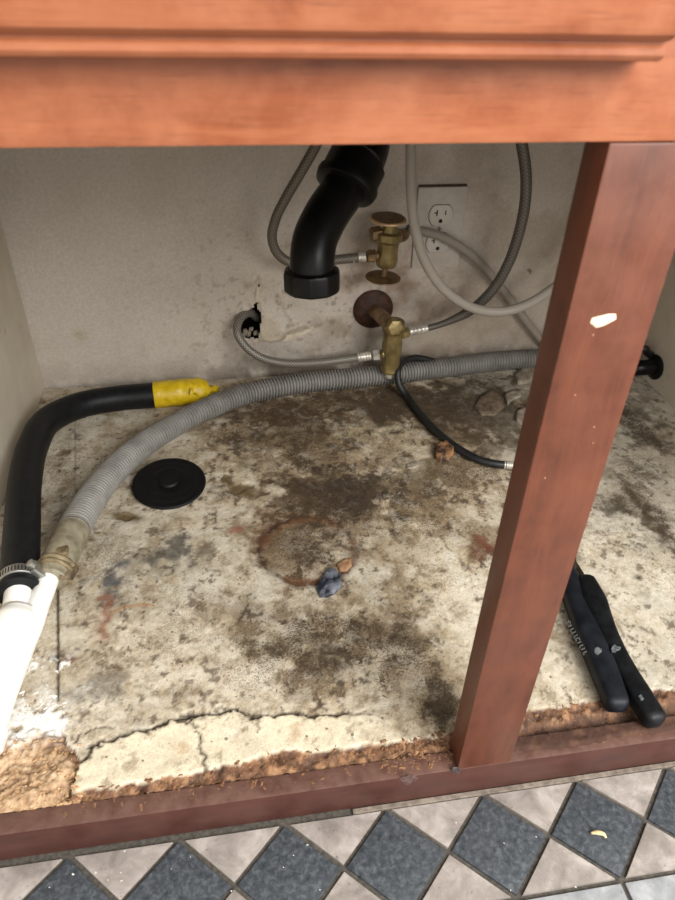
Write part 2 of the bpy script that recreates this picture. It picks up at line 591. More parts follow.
cw = lay(cw, sstep(.45, .8, fbm(gx, gz, 8, 4, 11)) * 0.35, (182, 169, 150))
cw = lay(cw, sstep(.5, .8, fbm(gx, gz, 14, 4, 12)) * 0.25, (216, 210, 198))
cw = lay(cw, sstep(.05, .35, gx) * (.30 + .35 * sstep(.4, .6, fbm(gx, gz, 16, 5, 19))), (158, 142, 124))
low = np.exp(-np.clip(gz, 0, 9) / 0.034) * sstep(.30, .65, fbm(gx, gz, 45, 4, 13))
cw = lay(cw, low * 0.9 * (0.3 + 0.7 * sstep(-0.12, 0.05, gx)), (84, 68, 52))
midr = np.exp(-((gx - .22) / .14) ** 2 - ((gz - .12) / .10) ** 2) * sstep(.35, .7, fbm(gx, gz, 30, 5, 14))
cw = lay(cw, midr * 0.75, (134, 112, 86))
cw = lay(cw, sstep(.66, .74, fbm(gx, gz, 110, 3, 15)) * 0.5 * np.exp(-((gx - .12) / .2) ** 2 - ((gz - .1) / .14) ** 2), (112, 88, 64))
cw = lay(cw, np.exp(-(np.hypot(gx - wp(385, 285)[0], (gz - wp(385, 285)[1]) * .8) / .05) ** 2) * .35 * sstep(.4, .6, fbm(gx, gz, 60, 4, 18)), (140, 92, 74))
cw = lay(cw, np.exp(-(np.hypot(gx - wp(80, 335)[0], gz - wp(80, 335)[1]) / .009) ** 2) * .5, (168, 146, 100))
cw = lay(cw, np.exp(-(hd / 0.012) ** 2) * 0.35 * (fbm(gx, gz, 100, 3, 2) > .45), (198, 182, 154))
cw = lay(cw, tearin * 0.55, (200, 186, 160))
cw = lay(cw, np.exp(-(seg_dist(wxn, wzn, [wp(280, 338), wp(296, 329), wp(320, 324)]) / .0028) ** 2) * .55, (120, 98, 74))
cw = lay(cw, np.exp(-(seg_dist(wxn, wzn, [wp(278, 296), wp(285, 312), wp(293, 326)]) / .003) ** 2) * .35, (130, 106, 80))
cw = lay(cw, (np.hypot((gx - wp(530, 271)[0]) * .7 + (gz - wp(530, 271)[1]) * .7, ((gx - wp(530, 271)[0]) * -.7 + (gz - wp(530, 271)[1]) * .7) * .45) < .0022) * .85, (60, 48, 38))
V = np.stack([gx, gy, gz], -1).reshape(-1, 3)
idx = np.arange(nx * nz).reshape(nz, nx)
q = np.stack([idx[:-1, :-1], idx[:-1, 1:], idx[1:, 1:], idx[1:, :-1]], -1).reshape(-1, 4)
ih = inh.reshape(-1)
q = q[~(ih[q].sum(1) >= 3)]


def grid_mesh(name, V, q, col):
    me = bpy.data.meshes.new(name)
    me.vertices.add(len(V)); me.vertices.foreach_set('co', V.astype(np.float32).ravel())
    me.loops.add(q.size); me.loops.foreach_set('vertex_index', q.astype(np.int32).ravel())
    me.polygons.add(len(q))
    me.polygons.foreach_set('loop_start', np.arange(0, q.size, 4, dtype=np.int32))
    me.update(calc_edges=True)
    a = me.color_attributes.new('Col', 'FLOAT_COLOR', 'POINT')
    a.data.foreach_set('color', col.astype(np.float32).ravel())
    me.polygons.foreach_set('use_smooth', [True] * len(q))
    me.validate(); me.update()
    return me


def attr_mat(name, rough, bump, bs, speck=0.0):
    t = NT(name)
    at = t.n('ShaderNodeAttribute', attribute_name='Col')
    v = t.coord()
    f = t.noise(v, 240, 4, 0.65)
    col = t.mix(1.0, at.outputs['Color'], t.ramp(f, [(0.3, 0.80), (0.7, 1.0)]), 'MULTIPLY')
    if speck:
        n2 = t.noise(v, 420, 5, 0.8)
        # mould speckle: alpha says how dense it is here
        ad = t.n('ShaderNodeMath', operation='MULTIPLY_ADD')
        t.l(at.outputs['Alpha'], ad.inputs[0]); ad.inputs[1].default_value = 0.24
        t.l(n2, ad.inputs[2])
        m_ = t.ramp(ad.outputs[0], [(0.64, 0.0), (0.72, speck)])
        col = t.mix(m_, col, lin((56, 44, 31)))
        hf = t.noise(v, 800, 4, 0.8)
        hm = t.n('ShaderNodeMath', operation='MULTIPLY_ADD'); t.l(at.outputs['Alpha'], hm.inputs[0]); hm.inputs[1].default_value = 0.13; t.l(hf, hm.inputs[2])
        col = t.mix(t.ramp(hm.outputs[0], [(0.56, 0.0), (0.70, 0.75)]), col, lin((74, 58, 40)))
        col = t.mix(t.ramp(hf, [(0.30, 0.30), (0.42, 0.0)]), col, lin((222, 210, 184)))
        vo = t.n('ShaderNodeTexVoronoi'); vo.inputs['Scale'].default_value = 105; t.l(v, vo.inputs['Vector'])
        sp_ = t.n('ShaderNodeSeparateColor'); t.l(vo.outputs['Color'], sp_.inputs[0])
        dr_ = t.n('ShaderNodeMath', operation='MULTIPLY_ADD'); t.l(sp_.outputs[0], dr_.inputs[0]); dr_.inputs[1].default_value = 0.34; dr_.inputs[2].default_value = -0.16
        ls_ = t.n('ShaderNodeMath', operation='LESS_THAN'); t.l(vo.outputs['Distance'], ls_.inputs[0]); t.l(dr_.outputs[0], ls_.inputs[1])
        sc_ = t.n('ShaderNodeMath', operation='MULTIPLY'); t.l(ls_.outputs[0], sc_.inputs[0]); sc_.inputs[1].default_value = 0.7
        bare_ = t.n('ShaderNodeMath', operation='MULTIPLY'); t.l(sc_.outputs[0], bare_.inputs[0]); t.l(t.ramp(at.outputs['Alpha'], [(0.0, 0.0), (0.06, 1.0)]), bare_.inputs[1])
        col = t.mix(bare_.outputs[0], col, lin((70, 58, 44)))
        n3 = t.noise(v, 520, 4, 0.7)
        ad3 = t.n('ShaderNodeMath', operation='MULTIPLY_ADD')
        t.l(at.outputs['Alpha'], ad3.inputs[0]); ad3.inputs[1].default_value = 0.02
        t.l(n3, ad3.inputs[2])
        col = t.mix(t.ramp(ad3.outputs[0], [(0.70, 0.0), (0.75, 0.4)]), col, lin((206, 192, 164)))
    t.bump(t.noise(v, bs, 5, 0.7), bump, 0.0012)
    return t.fin(col, rough, 0.0, 0.35)


wcol = np.concatenate([cw, np.ones(gx.shape + (1,))], -1).reshape(-1, 4)
wall = obj('wall_back', grid_mesh('wall_back', V, q, wcol), attr_mat('cream_plaster', 0.62, 0.2, 120))
tag(wall, 'dirty cream plaster wall behind the pipes with a torn hole', None, kind='structure')
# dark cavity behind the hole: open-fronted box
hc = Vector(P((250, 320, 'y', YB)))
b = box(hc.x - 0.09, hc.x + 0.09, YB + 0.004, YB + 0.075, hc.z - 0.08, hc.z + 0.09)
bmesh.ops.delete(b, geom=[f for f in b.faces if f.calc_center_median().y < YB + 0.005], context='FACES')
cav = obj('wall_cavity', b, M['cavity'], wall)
b = bmesh.new()
for (px, py, r_) in [(245, 331, .004), (251, 329, .0035), (248, 334, .005), (256, 333, .0045), (243, 335, .004)]:
    c = P((px, py, 'y', YB + 0.010))
    bmesh.ops.create_icosphere(b, subdivisions=2, radius=r_, matrix=Matrix.Translation(c))
for v in b.verts: v.co += Vector((rnd.uniform(-.0008, .0008),) * 3)
obj('plaster_crumb', b, M['chip_grey'], wall)
flake([P((x, y, 'y', YB - .0012)) for x, y in [(262, 311), (268, 312), (273, 316), (276, 322), (279, 330), (274, 336), (267, 339), (261, 337), (263, 328), (264, 319)]], .0022, M['paper'], 'torn_paper', wall, (0, -1, 0))
flake([P((x, y, 'y', YB - .0010)) for x, y in [(254, 300), (255, 292), (256, 285), (259, 290), (259, 297), (257, 302)]], .0030, M['paper'], 'torn_paper', wall, (.3, -1, 0))
flake([P((x, y, 'y', YB - .0008)) for x, y in [(278, 338), (284, 334), (292, 330), (303, 327), (314, 326), (312, 331), (300, 336), (288, 341), (280, 342)]], .0014, M['paper'], 'torn_paper', wall, (0, -1, 0))
# rest of the room wall, outside the cabinet
b = box(-1.6, WX0 - 0.001, YB, YB + 0.08, ZT - .03, 2.3)
w2 = obj('wall_plain', b, M['wallplate'], wall)
w3 = obj('wall_plain', box(WX1 + 0.001, 2.0, YB, YB + 0.08, ZT - .03, 2.3), M['wallplate'], wall)
w4 = obj('wall_plain', box(WX0, WX1, YB, YB + 0.08, WZ1 + 0.001, 2.3), M['wallplate'], wall)

# ================================================================== SINK CABINET
cab = thing('sink_cabinet', 'reddish wooden sink cabinet with open front and water-damaged cream floor panel', 'cabinet', (0.18, 0.3, ZT))
XS0, XS1 = XL - 0.018, XR + 0.018
RT = -0.002          # top of the bottom rail
ZO = 0.4712           # top of the opening
bot = part('bottom_rail', box(XS0, XS1, 0.0, 0.0165, ZT + 0.0005, RT, 0.0012), M['wood_low'], cab)
top = part('top_rail', box(XS0, XS1, 0.0, 0.020, ZO, 0.535, 0.0015), M['wood_h'], cab)
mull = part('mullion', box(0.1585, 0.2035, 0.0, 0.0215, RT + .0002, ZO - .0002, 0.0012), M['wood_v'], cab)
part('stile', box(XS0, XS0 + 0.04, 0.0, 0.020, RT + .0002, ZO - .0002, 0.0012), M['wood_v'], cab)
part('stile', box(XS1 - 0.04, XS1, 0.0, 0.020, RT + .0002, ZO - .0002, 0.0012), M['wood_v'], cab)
part('upper_rail', box(XS0, XS1, 0.0, 0.020, 0.535, 0.70, 0.001), M['wood_h'], cab)


for v_ in mull.data.vertices:
    v_.co.x -= .0035 * (1 - (v_.co.z - RT) / (ZO - RT))


t = NT('cream_side_panel')
v = t.coord()
c_ = t.ramp(t.noise(v, 9, 5), [(0.35, lin((196, 184, 164))), (0.65, lin((212, 202, 184)))])
c_ = t.mix(t.ramp(t.noise(v, 60, 5, .7), [(0.62, 0.0), (0.75, 0.5)]), c_, lin((128, 110, 86)))
t.bump(t.noise(v, 90, 4), 0.15, 0.001)
M['side'] = t.fin(c_, 0.6)
part('side_panel', box(XS0, XL, 0.020, YB - 0.003, ZT + 0.0005, 0.70), M['side'], cab)
part('side_panel', box(XR, XS1, 0.020, YB - 0.003, ZT + 0.0005, 0.70), M['side'], cab)
part('unseen_countertop', box(XS0 - .02, XS1 + .02, -0.03, YB - 0.003, 0.70, 0.735), M['cabinet_under'], cab)  # unseen countertop slab, added to shut light out from above


part('unseen_sink_bowl', box(-0.10, 0.55, 0.09, 0.52, 0.515, 0.699, 0.03, 4), M['cavity'], cab)  # unseen bowl added to darken the upper back wall

# false drawer fronts: moulded lower edge, swept along X
def drawer_front(x0, x1):
    prof = [(-0.0004, 0.5015), (-0.0125, 0.5015), (-0.0150, 0.5022), (-0.0162, 0.5038), (-0.0162, 0.5058), (-0.0150, 0.5072),
            (-0.0150, 0.5080), (-0.0180, 0.5088), (-0.0205, 0.5105), (-0.0215, 0.5130), (-0.0215, 0.640), (-0.020, 0.643), (-0.0004, 0.643)]
    b = bmesh.new()
    A = [b.verts.new((x0, y, z)) for y, z in prof]; B = [b.verts.new((x1, y, z)) for y, z in prof]
    n = len(prof)
    for i in range(n):
        b.faces.new((A[i], A[(i + 1) % n], B[(i + 1) % n], B[i]))
    b.faces.new(A[::-1]); b.faces.new(B)
    return b


part('drawer_front', drawer_front(XL + 0.03, 0.1625), M['wood_h'], cab, 25)
part('drawer_front', drawer_front(0.1995, XR - 0.03), M['wood_h'], cab, 25)

# marks on the wood
def pix_loop(pl, m, v): return [P((x, y, m, v)) for x, y in pl]


flake(pix_loop([(590, 323), (592, 318), (600, 316), (608, 314), (616, 314), (616, 319), (609, 323), (603, 326), (596, 328)], 'y', -0.0001), 0.0006, M['fleck'], 'paint_fleck', mull, (0, -1, 0))
for x, y in [(593, 335), (594, 427), (593, 443), (545, 478), (575, 395)]:
    flake(pix_loop([(x - 1.1, y + .2), (x - .2, y - 1.1), (x + 1.0, y - .3), (x + .2, y + 1.0)], 'y', -0.0001), 0.0002, M['fleck_dim'], 'paint_fleck', mull, (0, -1, 0))
flake(pix_loop([(451, 770), (453, 767.5), (457, 767), (460, 768), (461, 771), (458, 774), (453, 773.5)], 'y', -0.0001), 0.0004, M['nail'], 'nail_head', bot, (0, -1, 0))
flake(pix_loop([(399, 779), (402, 777), (406, 776.5), (409, 775), (414, 775.5), (418, 778), (416, 781), (412, 782), (409, 785), (405, 785), (402, 782)], 'y', -0.0001), 0.0002, M['gouge'], 'gouge', bot, (0, -1, 0))

# --- floor panel of the cabinet: relief and stains on a fine grid ------------------
d = 0.0015
fx0, fx1, fy0, fy1 = XL + 0.0005, XR - 0.0005, 0.0172, YB - 0.004
nx = int((fx1 - fx0) / d) + 1; ny = int((fy1 - fy0) / d) + 1
X, Y = np.meshgrid(np.linspace(fx0, fx1, nx), np.linspace(fy0, fy1, ny))


def W(px, py):
    v = at_z(px, py, 0.0); return (v.x, v.y)


def Ws(l): return [W(*p) for p in l]


wx = (fbm(X, Y, 60, 4, 21) - .5); wy = (fbm(X, Y, 60, 4, 22) - .5)


def blob(px, py, rx, ry, rot=0.0, warp=0.5, power=2.0):
    cx, cy = W(px, py)
    ax = np.subtract(W(px + rx, py), W(px - rx, py)) / 2
    ay = np.subtract(W(px, py + ry), W(px, py - ry)) / 2
    a, b_ = np.hypot(*ax), np.hypot(*ay)
    u = X - cx + wx * a * warp * 2; v = Y - cy + wy * b_ * warp * 2
    c, s = math.cos(rot), math.sin(rot)
    u, v = u * c + v * s, -u * s + v * c
    return np.exp(-((u / a) ** 2 + (v / b_) ** 2) ** (power / 2))


def line(pl, w, warp=0.004, power=2):
    return np.exp(-(seg_dist(X + wx * warp, Y + wy * warp, Ws(pl)) / w) ** power)


def N(sc, oc, sd, lo, hi): return sstep(lo, hi, fbm(X, Y, sc, oc, sd))


col = np.ones(X.shape + (3,)) * np.array(lin((218, 206, 184)))
mould = np.zeros(X.shape)
# broad tone
col = lay(col, N(14, 5, 30, .42, .70) * .6, (190, 177, 153))
col = lay(col, N(26, 5, 31, .50, .72) * .5, (166, 151, 126))
col = lay(col, N(20, 4, 32, .55, .75) * .5, (228, 221, 205))
# greyish left part
lg = blob(110, 600, 90, 120)
col = lay(col, lg * N(40, 5, 33, .40, .62) * .55, (164, 154, 134))
for (px, py, rx, ry, a, c) in [(168, 552, 28, 20, .95, (98, 95, 88)), (112, 582, 24, 18, .95, (92, 93, 94)), (205, 548, 14, 12, .6, (110, 100, 84)), (120, 540, 40, 16, .5, (140, 130, 110)), (100, 688, 26, 14, .5, (124, 118, 106)),
                               (185, 700, 18, 9, .4, (136, 128, 112)), (60, 480, 22, 26, .5, (116, 108, 94)), (80, 560, 26, 22, .45, (130, 120, 100)),
                               (75, 640, 16, 34, .4, (150, 134, 104)), (210, 575, 22, 12, .4, (150, 140, 118)), (150, 640, 40, 22, .35, (158, 144, 116))]:
    col = lay(col, blob(px, py, rx, ry, warp=.9) * N(75, 4, int(px), .32, .6) * a, c)
# brown grime along back and middle, with the back's fading light painted in
G_ = [(430, 405, 90, 24, .85, (72, 60, 45)), (350, 402, 60, 20, .8, (88, 72, 52)), (500, 400, 50, 34, .85, (68, 58, 46)), (270, 415, 50, 22, .72, (96, 74, 50)),
      (300, 450, 60, 26, .75, (104, 82, 56)), (240, 440, 34, 26, .45, (140, 114, 78)), (330, 495, 58, 30, .85, (82, 64, 44)), (345, 505, 36, 20, .9, (58, 45, 33)),
      (285, 520, 34, 34, .55, (116, 92, 62)), (310, 560, 42, 40, .55, (112, 92, 68)), (400, 480, 60, 34, .6, (112, 94, 66)), (440, 500, 60, 44, .45, (132, 114, 84)),
      (380, 540, 30, 22, .35, (150, 130, 96)), (470, 450, 40, 24, .5, (116, 100, 76)), (310, 640, 70, 34, .55, (112, 96, 70)), (390, 640, 50, 30, .5, (118, 100, 74)),
      (340, 690, 60, 18, .45, (128, 110, 80)), (440, 690, 24, 34, .6, (104, 86, 60)), (250, 610, 26, 20, .45, (120, 104, 78)), (480, 548, 20, 24, .55, (112, 74, 48)),
      (440, 470, 26, 14, .5, (92, 76, 54)), (220, 500, 22, 18, .3, (160, 136, 98)), (420, 600, 40, 30, .3, (158, 136, 100))]
D = np.zeros(X.shape)
for i, (px, py, rx, ry, a, c) in enumerate(G_):
    m_ = blob(px, py, rx, ry, warp=.8)
    D = 1 - (1 - D) * (1 - m_ * a * .8)
    mould = np.maximum(mould, m_ * a * .8)


def zn(f): return (f - f.mean()) / f.std()


n1 = zn(fbm(X, Y, 38, 6, 61, .72)); n2 = zn(fbm(X, Y, 90, 4, 62, .8)); n3 = zn(fbm(X, Y, 24, 6, 63, .7))
Dh = np.clip(D, 0, 1)
col = lay(col, Dh * .82 * (.75 + .25 * np.clip(n1, -1, 1)), (124, 92, 54))
D0 = np.clip(D * 1.25, 0, 1.15) + .08
for th, wd, am, a, c, nn in ((.22, .35, .20, .30, (168, 136, 90), n1), (.42, .30, .24, .6, (104, 78, 48), n3), (.60, .26, .26, .85, (66, 48, 31), n1), (.80, .2, .26, .9, (36, 27, 20), n2)):
    col = lay(col, sstep(th, th + wd, D0 + am * nn) * a, c)
# pale islands
for i, (px, py, rx, ry, a, c) in enumerate([(360, 432, 34, 10, .75, (206, 190, 156)), (410, 440, 26, 12, .6, (196, 178, 142)), (235, 465, 34, 14, .5, (216, 202, 170)),
                                           (400, 520, 24, 14, .6, (190, 172, 136)), (405, 590, 34, 18, .55, (210, 194, 158)), (300, 540, 18, 16, .55, (176, 162, 138)),
                                           (345, 545, 16, 12, .5, (186, 172, 148)), (250, 595, 24, 12, .6, (214, 208, 190)), (440, 560, 30, 24, .5, (206, 190, 156)),
                                           (250, 640, 16, 14, .5, (206, 194, 166)), (70, 435, 26, 26, .8, (206, 196, 178)), (350, 610, 30, 10, .4, (206, 190, 160)),
                                           (440, 640, 22, 16, .4, (196, 180, 144)), (412, 467, 16, 7, .7, (214, 204, 182))]):
    col = lay(col, blob(px, py, rx, ry, warp=1.0) * N(90, 4, 90 + i, .36, .56) * a, c)
fm = zn(fbm(X, Y, 150, 3, 64, .9))
col = lay(col, sstep(.6, 1.8, fm) * (.12 + .5 * np.clip(D, 0, 1)), (92, 76, 54))
col = lay(col, sstep(.9, 1.9, -fm) * (.15 + .35 * np.clip(D, 0, 1)), (208, 194, 164))
col = lay(col, sstep(1.1, 2.0, n3) * .35, (120, 104, 80))
n4 = zn(fbm(X, Y, 62, 5, 65, .78)); n5 = zn(fbm(X, Y, 17, 6, 66, .72))
col = lay(col, sstep(.35, .75, n4) * .34 * (1 - .6 * Dh), (178, 158, 128))
col = lay(col, sstep(.45, .8, -n4) * .42 * (1 - .75 * Dh), (228, 220, 202))
col = lay(col, sstep(.5, .9, n5) * .36, (160, 142, 112))
col = lay(col, sstep(1.2, 1.6, n4) * .45, (112, 96, 74))
# mould fields (speckle density)
for (px, py, rx, ry, a) in [(310, 640, 80, 40, .85), (390, 650, 50, 40, .8), (440, 700, 20, 40, .9), (330, 500, 60, 40, .9), (310, 550, 44, 40, .75), (420, 520, 50, 60, .6),
                            (440, 410, 100, 30, .8), (300, 420, 60, 34, .7), (640, 430, 24, 24, .9), (655, 520, 18, 40, 1.0), (620, 505, 16, 14, .9), (640, 470, 22, 16, .75),
                            (170, 640, 60, 40, .4), (100, 560, 40, 40, .45), (60, 470, 30, 40, .5), (250, 680, 40, 20, .5), (470, 470, 50, 34, .65), (590, 500, 20, 10, .6), (200, 590, 50, 30, .35)]:
    mould = np.maximum(mould, blob(px, py, rx, ry, warp=.9) * a)
mould = np.maximum(mould, N(9, 4, 140, .50, .75) * .32)
# right bay: paler, greyer, with dark mould
rb = sstep(.30, .36, X)
col = lay(col, rb * .5 * N(18, 4, 150, .3, .6), (196, 190, 174))
for i, (px, py, rx, ry, a) in enumerate([(655, 520, 16, 36, .8), (640, 425, 26, 22, .75), (612, 507, 14, 9, .7), (640, 470, 16, 12, .5), (600, 470, 18, 10, .5), (641, 578, 5, 4, .9), (575, 560, 9, 6, .6)]):
    col = lay(col, blob(px, py, rx, ry, warp=.9) * N(90, 4, 160 + i, .36, .54) * a, (70, 62, 50))
for i, (px, py, rx, ry, a, c) in enumerate([(168, 553, 20, 15, .85, (92, 88, 80)), (112, 582, 18, 14, .9, (84, 86, 92)), (95, 688, 22, 11, .6, (118, 112, 100)), (205, 551, 9, 9, .7, (104, 92, 74)), (60, 520, 16, 18, .5, (128, 118, 100)),
                                           (325, 500, 46, 20, .55, (52, 40, 30)), (355, 492, 30, 13, .6, (42, 33, 26)), (290, 505, 26, 26, .4, (92, 68, 42)), (265, 535, 16, 26, .45, (110, 80, 48)), (300, 545, 34, 24, .35, (92, 74, 54)),
                                           (330, 655, 40, 18, .5, (56, 46, 34)), (270, 640, 30, 14, .4, (70, 58, 42)), (400, 640, 30, 16, .4, (74, 60, 42)), (440, 705, 14, 24, .5, (60, 48, 34)),
                                           (430, 398, 90, 16, .6, (72, 58, 42)), (500, 415, 40, 34, .65, (70, 59, 45)), (460, 425, 40, 18, .5, (84, 68, 48)), (340, 398, 60, 14, .5, (84, 66, 44)), (270, 410, 36, 16, .5, (92, 70, 46)), (295, 440, 40, 18, .4, (98, 74, 46)), (390, 412, 40, 14, .5, (76, 60, 42)),  # grime at the back, deepened to paint in the fading light
                                           (640, 415, 30, 24, .55, (96, 86, 70)), (600, 460, 30, 40, .3, (130, 118, 98)), (655, 525, 12, 30, .6, (70, 62, 50)), (612, 507, 14, 8, .6, (66, 58, 46)), (440, 480, 40, 20, .3, (110, 92, 66)), (482, 545, 14, 12, .6, (104, 58, 36))]):
    col = lay(col, sstep(.08, .7, blob(px, py, rx, ry, warp=1.3) + .10 * np.clip(n2, -2, 2)) * a, c)
for px, py, rx, ry, ro in [(127, 517, 12, 5, 0), (240, 489, 17, 5, .55), (226, 480, 6, 5, 0), (252, 461, 14, 6, 0)]:
    col = lay(col, sstep(.30, .5, blob(px, py, rx, ry, rot=-ro, warp=.8)) * (.8 if py > 470 else .3), (112, 92, 60))
# rust ring left by a can
cx, cy = W(308, 549)
ra = (W(356, 549)[0] - W(260, 549)[0]) / 2
rr = np.hypot(X - cx + wx * .006, (Y - cy + wy * .006))
ang = np.arctan2(Y - cy, X - cx)
rw = .0030 + .0046 * fbm(X, Y, 60, 3, 44) ** 1.5
ringmask = np.exp(-((rr - ra + (fbm(X, Y, 130, 3, 45) - .5) * .006) / rw) ** 2) * (0.5 + .5 * N(55, 4, 40, .40, .54))
col = lay(col, np.clip(ringmask * 1.2, 0, 1) * .95, (58, 33, 19))
col = lay(col, np.exp(-((rr - ra * .93) / .006) ** 2) * .65 * sstep(-2.9, -2.2, ang) * N(60, 3, 41, .3, .6), (126, 82, 50))
col = lay(col, np.exp(-((rr - ra * 1.12) / .003) ** 2) * .6 * (np.cos(ang - 2.5) > .5) * N(60, 3, 42, .3, .55), (96, 66, 42))
col = lay(col, np.exp(-((rr - ra * 1.22) / .0025) ** 2) * .5 * (np.cos(ang - 2.4) > .6) * N(60, 3, 43, .3, .55), (104, 74, 46))
# rust drips, chips and little marks
for (pl, w, a, c) in [([(100, 598), (107, 596), (112, 600), (104, 612), (108, 618), (102, 628), (104, 638)], .0042, .75, (140, 86, 62)), ([(112, 612), (125, 606), (140, 604), (154, 605)], .0018, .6, (172, 118, 62)),
                      ([(60, 625), (80, 626), (100, 621)], .0013, .6, (110, 100, 84)), ([(225, 481), (238, 487), (252, 496)], .0060, .95, (100, 80, 50)), ([(118, 515), (138, 519)], .0070, .95, (98, 80, 52)),
                      ([(234, 531), (240, 529)], .004, .6, (158, 72, 64)), ([(65, 661), (72, 659)], .004, .7, (112, 64, 44)), ([(64, 451), (68, 453)], .005, .6, (120, 110, 92)),
                      ([(478, 537), (486, 546), (495, 551)], .005, .6, (112, 52, 36)), ([(140, 489), (148, 486)], .002, .5, (90, 80, 66)),
                      ([(440, 535), (446, 548), (452, 552)], .0012, .6, (84, 66, 46)), ([(372, 430), (386, 436), (392, 448)], .0012, .5, (90, 70, 48)),
                      ([(135, 557), (137, 554)], .0022, .8, (52, 46, 40)), ([(243, 514), (246, 512)], .003, .6, (110, 94, 62)), ([(75, 648), (79, 649)], .0016, .8, (70, 50, 40)), ([(86, 650), (88, 650)], .0016, .8, (70, 50, 40)), ([(94, 651), (96, 651)], .0014, .8, (70, 50, 40)),
                      ([(600, 600), (618, 612)], .0016, .5, (120, 108, 88)), ([(640, 628), (648, 632)], .0022, .7, (70, 62, 52)), ([(616, 622), (624, 634)], .0014, .6, (98, 86, 70))]:
    col = lay(col, line(pl, w) * a, c)
# height -----------------------------------------------------------------
Z = (fbm(X, Y, 7, 3, 50) - .5) * .0022 + (fbm(X, Y, 120, 3, 51) - .5) * .0006 * (1 + mould)
peel = N(45, 4, 52, .52, .56)
Z += peel * .0004
# cracks
crk = [[(84, 762), (95, 746), (112, 740), (130, 736), (146, 732), (160, 724), (178, 719), (198, 716), (214, 712), (232, 711), (248, 716), (268, 718), (286, 714), (310, 716), (338, 715)],
       [(180, 719), (196, 726), (202, 736), (199, 746), (205, 758), (206, 770)], [(72, 742), (84, 733), (98, 728), (112, 730)], [(232, 711), (222, 704), (206, 716)], [(338, 715), (352, 712), (372, 716)]]
cr = np.zeros(X.shape)
hx = fbm(X, Y, 210, 3, 23) - .5; hy = fbm(X, Y, 210, 3, 24) - .5
for i, pl in enumerate(crk):
    wd = [.0017, .0012, .0010, .0009, .0010][i]
    k_ = np.exp(-(seg_dist(X + wx * .010 + hx * .008, Y + wy * .010 + hy * .008, Ws(pl)) / (wd * (.55 + .9 * vnoise(X, Y, 90, 77)))) ** 2)
    cr = np.maximum(cr, k_ * [1, .8, .6, .5, .5][i])
# loose front sheet of paint and veneer, brighter and lifted along the crack
sheet = in_poly(X + wx * .004, Y + wy * .004, Ws([(84, 760), (95, 746), (130, 736), (160, 724), (198, 716), (232, 711), (268, 718), (310, 716), (338, 715), (372, 716), (400, 720), (440, 722), (440, 760), (60, 830), (70, 790)])).astype(float)
sheet *= 1 - sstep(W(325, 730)[0], W(420, 730)[0], X + wx * .03)
col = lay(col, sheet * .72 * (1 - .5 * N(30, 4, 53, .5, .7)), (232, 219, 190))
col = lay(col, sheet * sstep(.5, 1.6, n3) * .5, (182, 150, 110))
col = lay(col, sheet * sstep(.9, 1.8, n2) * .45, (140, 118, 88))
cd_ = seg_dist(X, Y, Ws(crk[0]))
Z += sheet * .0022 * np.exp(-(cd_ / .02)) + sheet * .0012
mould *= (1 - .8 * sheet)
fine = blob(200, 742, 130, 14) * sheet
Z -= cr * .0035
col = lay(col, np.clip(cr * 1.15, 0, 1) * .9, (46, 35, 26))
# straight saw groove on the left
gr = line([(57, 588), (57, 640), (58, 700)], .0013, .0015, 4)
Z -= gr * .004; col = lay(col, gr * .85, (58, 46, 36))
mould *= (1 - gr)
for pl in ([(75, 420), (75, 505)],):
    g2 = line(pl, .001, .003); col = lay(col, g2 * .5, (90, 80, 66)); Z -= g2 * .0008
# missing chips
for px, py, rx, ry in [(127, 517, 11, 4), (240, 488, 14, 5), (64, 452, 7, 4)]:
    m_ = sstep(.45, .6, blob(px, py, rx, ry, rot=.5 if px == 240 else 0, warp=.8)); Z -= m_ * .0018; col = lay(col, m_ * .6, (112, 94, 64))
# crumbled front edge: bare particle board below the veneer
ed = Ws([(-60, 802), (40, 798), (75, 793), (120, 785), (200, 772), (236, 764), (260, 756), (300, 752), (340, 747), (400, 741), (440, 734), (530, 711), (560, 707), (600, 701), (640, 693), (675, 689), (760, 672)])
ex = np.array([e[0] for e in ed]); ey = np.array([e[1] for e in ed])
ve = np.interp(X, ex, ey) + (fbm(X, Y, 70, 4, 55) - .5) * .010
bare = sstep(-.0004, .0008, ve - Y)
fall = np.clip((ve - Y) / np.maximum(ve - .0172, .004), 0, 1.3)
rgh = fbm(X, Y, 150, 4, 56, .75)
rmix = sstep(.20, .235, X)
Zb = -.0012 - fall * (.0030 + rmix * .010 * sstep(.25, .65, fall)) + (rgh - .5) * .0085
Z = Z * (1 - bare) + Zb * bare
pb = np.array(lin((118, 82, 58)))
cb = np.ones(X.shape + (3,)) * pb
cb = lay(cb, N(170, 3, 57, .4, .62), (158, 118, 84))
cb = lay(cb, N(120, 3, 58, .5, .66) * .8, (86, 58, 42))
cb = lay(cb, sstep(.3, 1.2, -zn(rgh)) * .75, (66, 44, 32))
cb = lay(cb, rmix * sstep(.35, .6, fall) * .85, (70, 46, 36))
cb = lay(cb, rmix * sstep(.4, .7, fall) * N(150, 3, 62, .55, .7) * .6, (140, 96, 66))
col = col * (1 - bare[..., None]) + cb * bare[..., None]
mould *= (1 - bare)
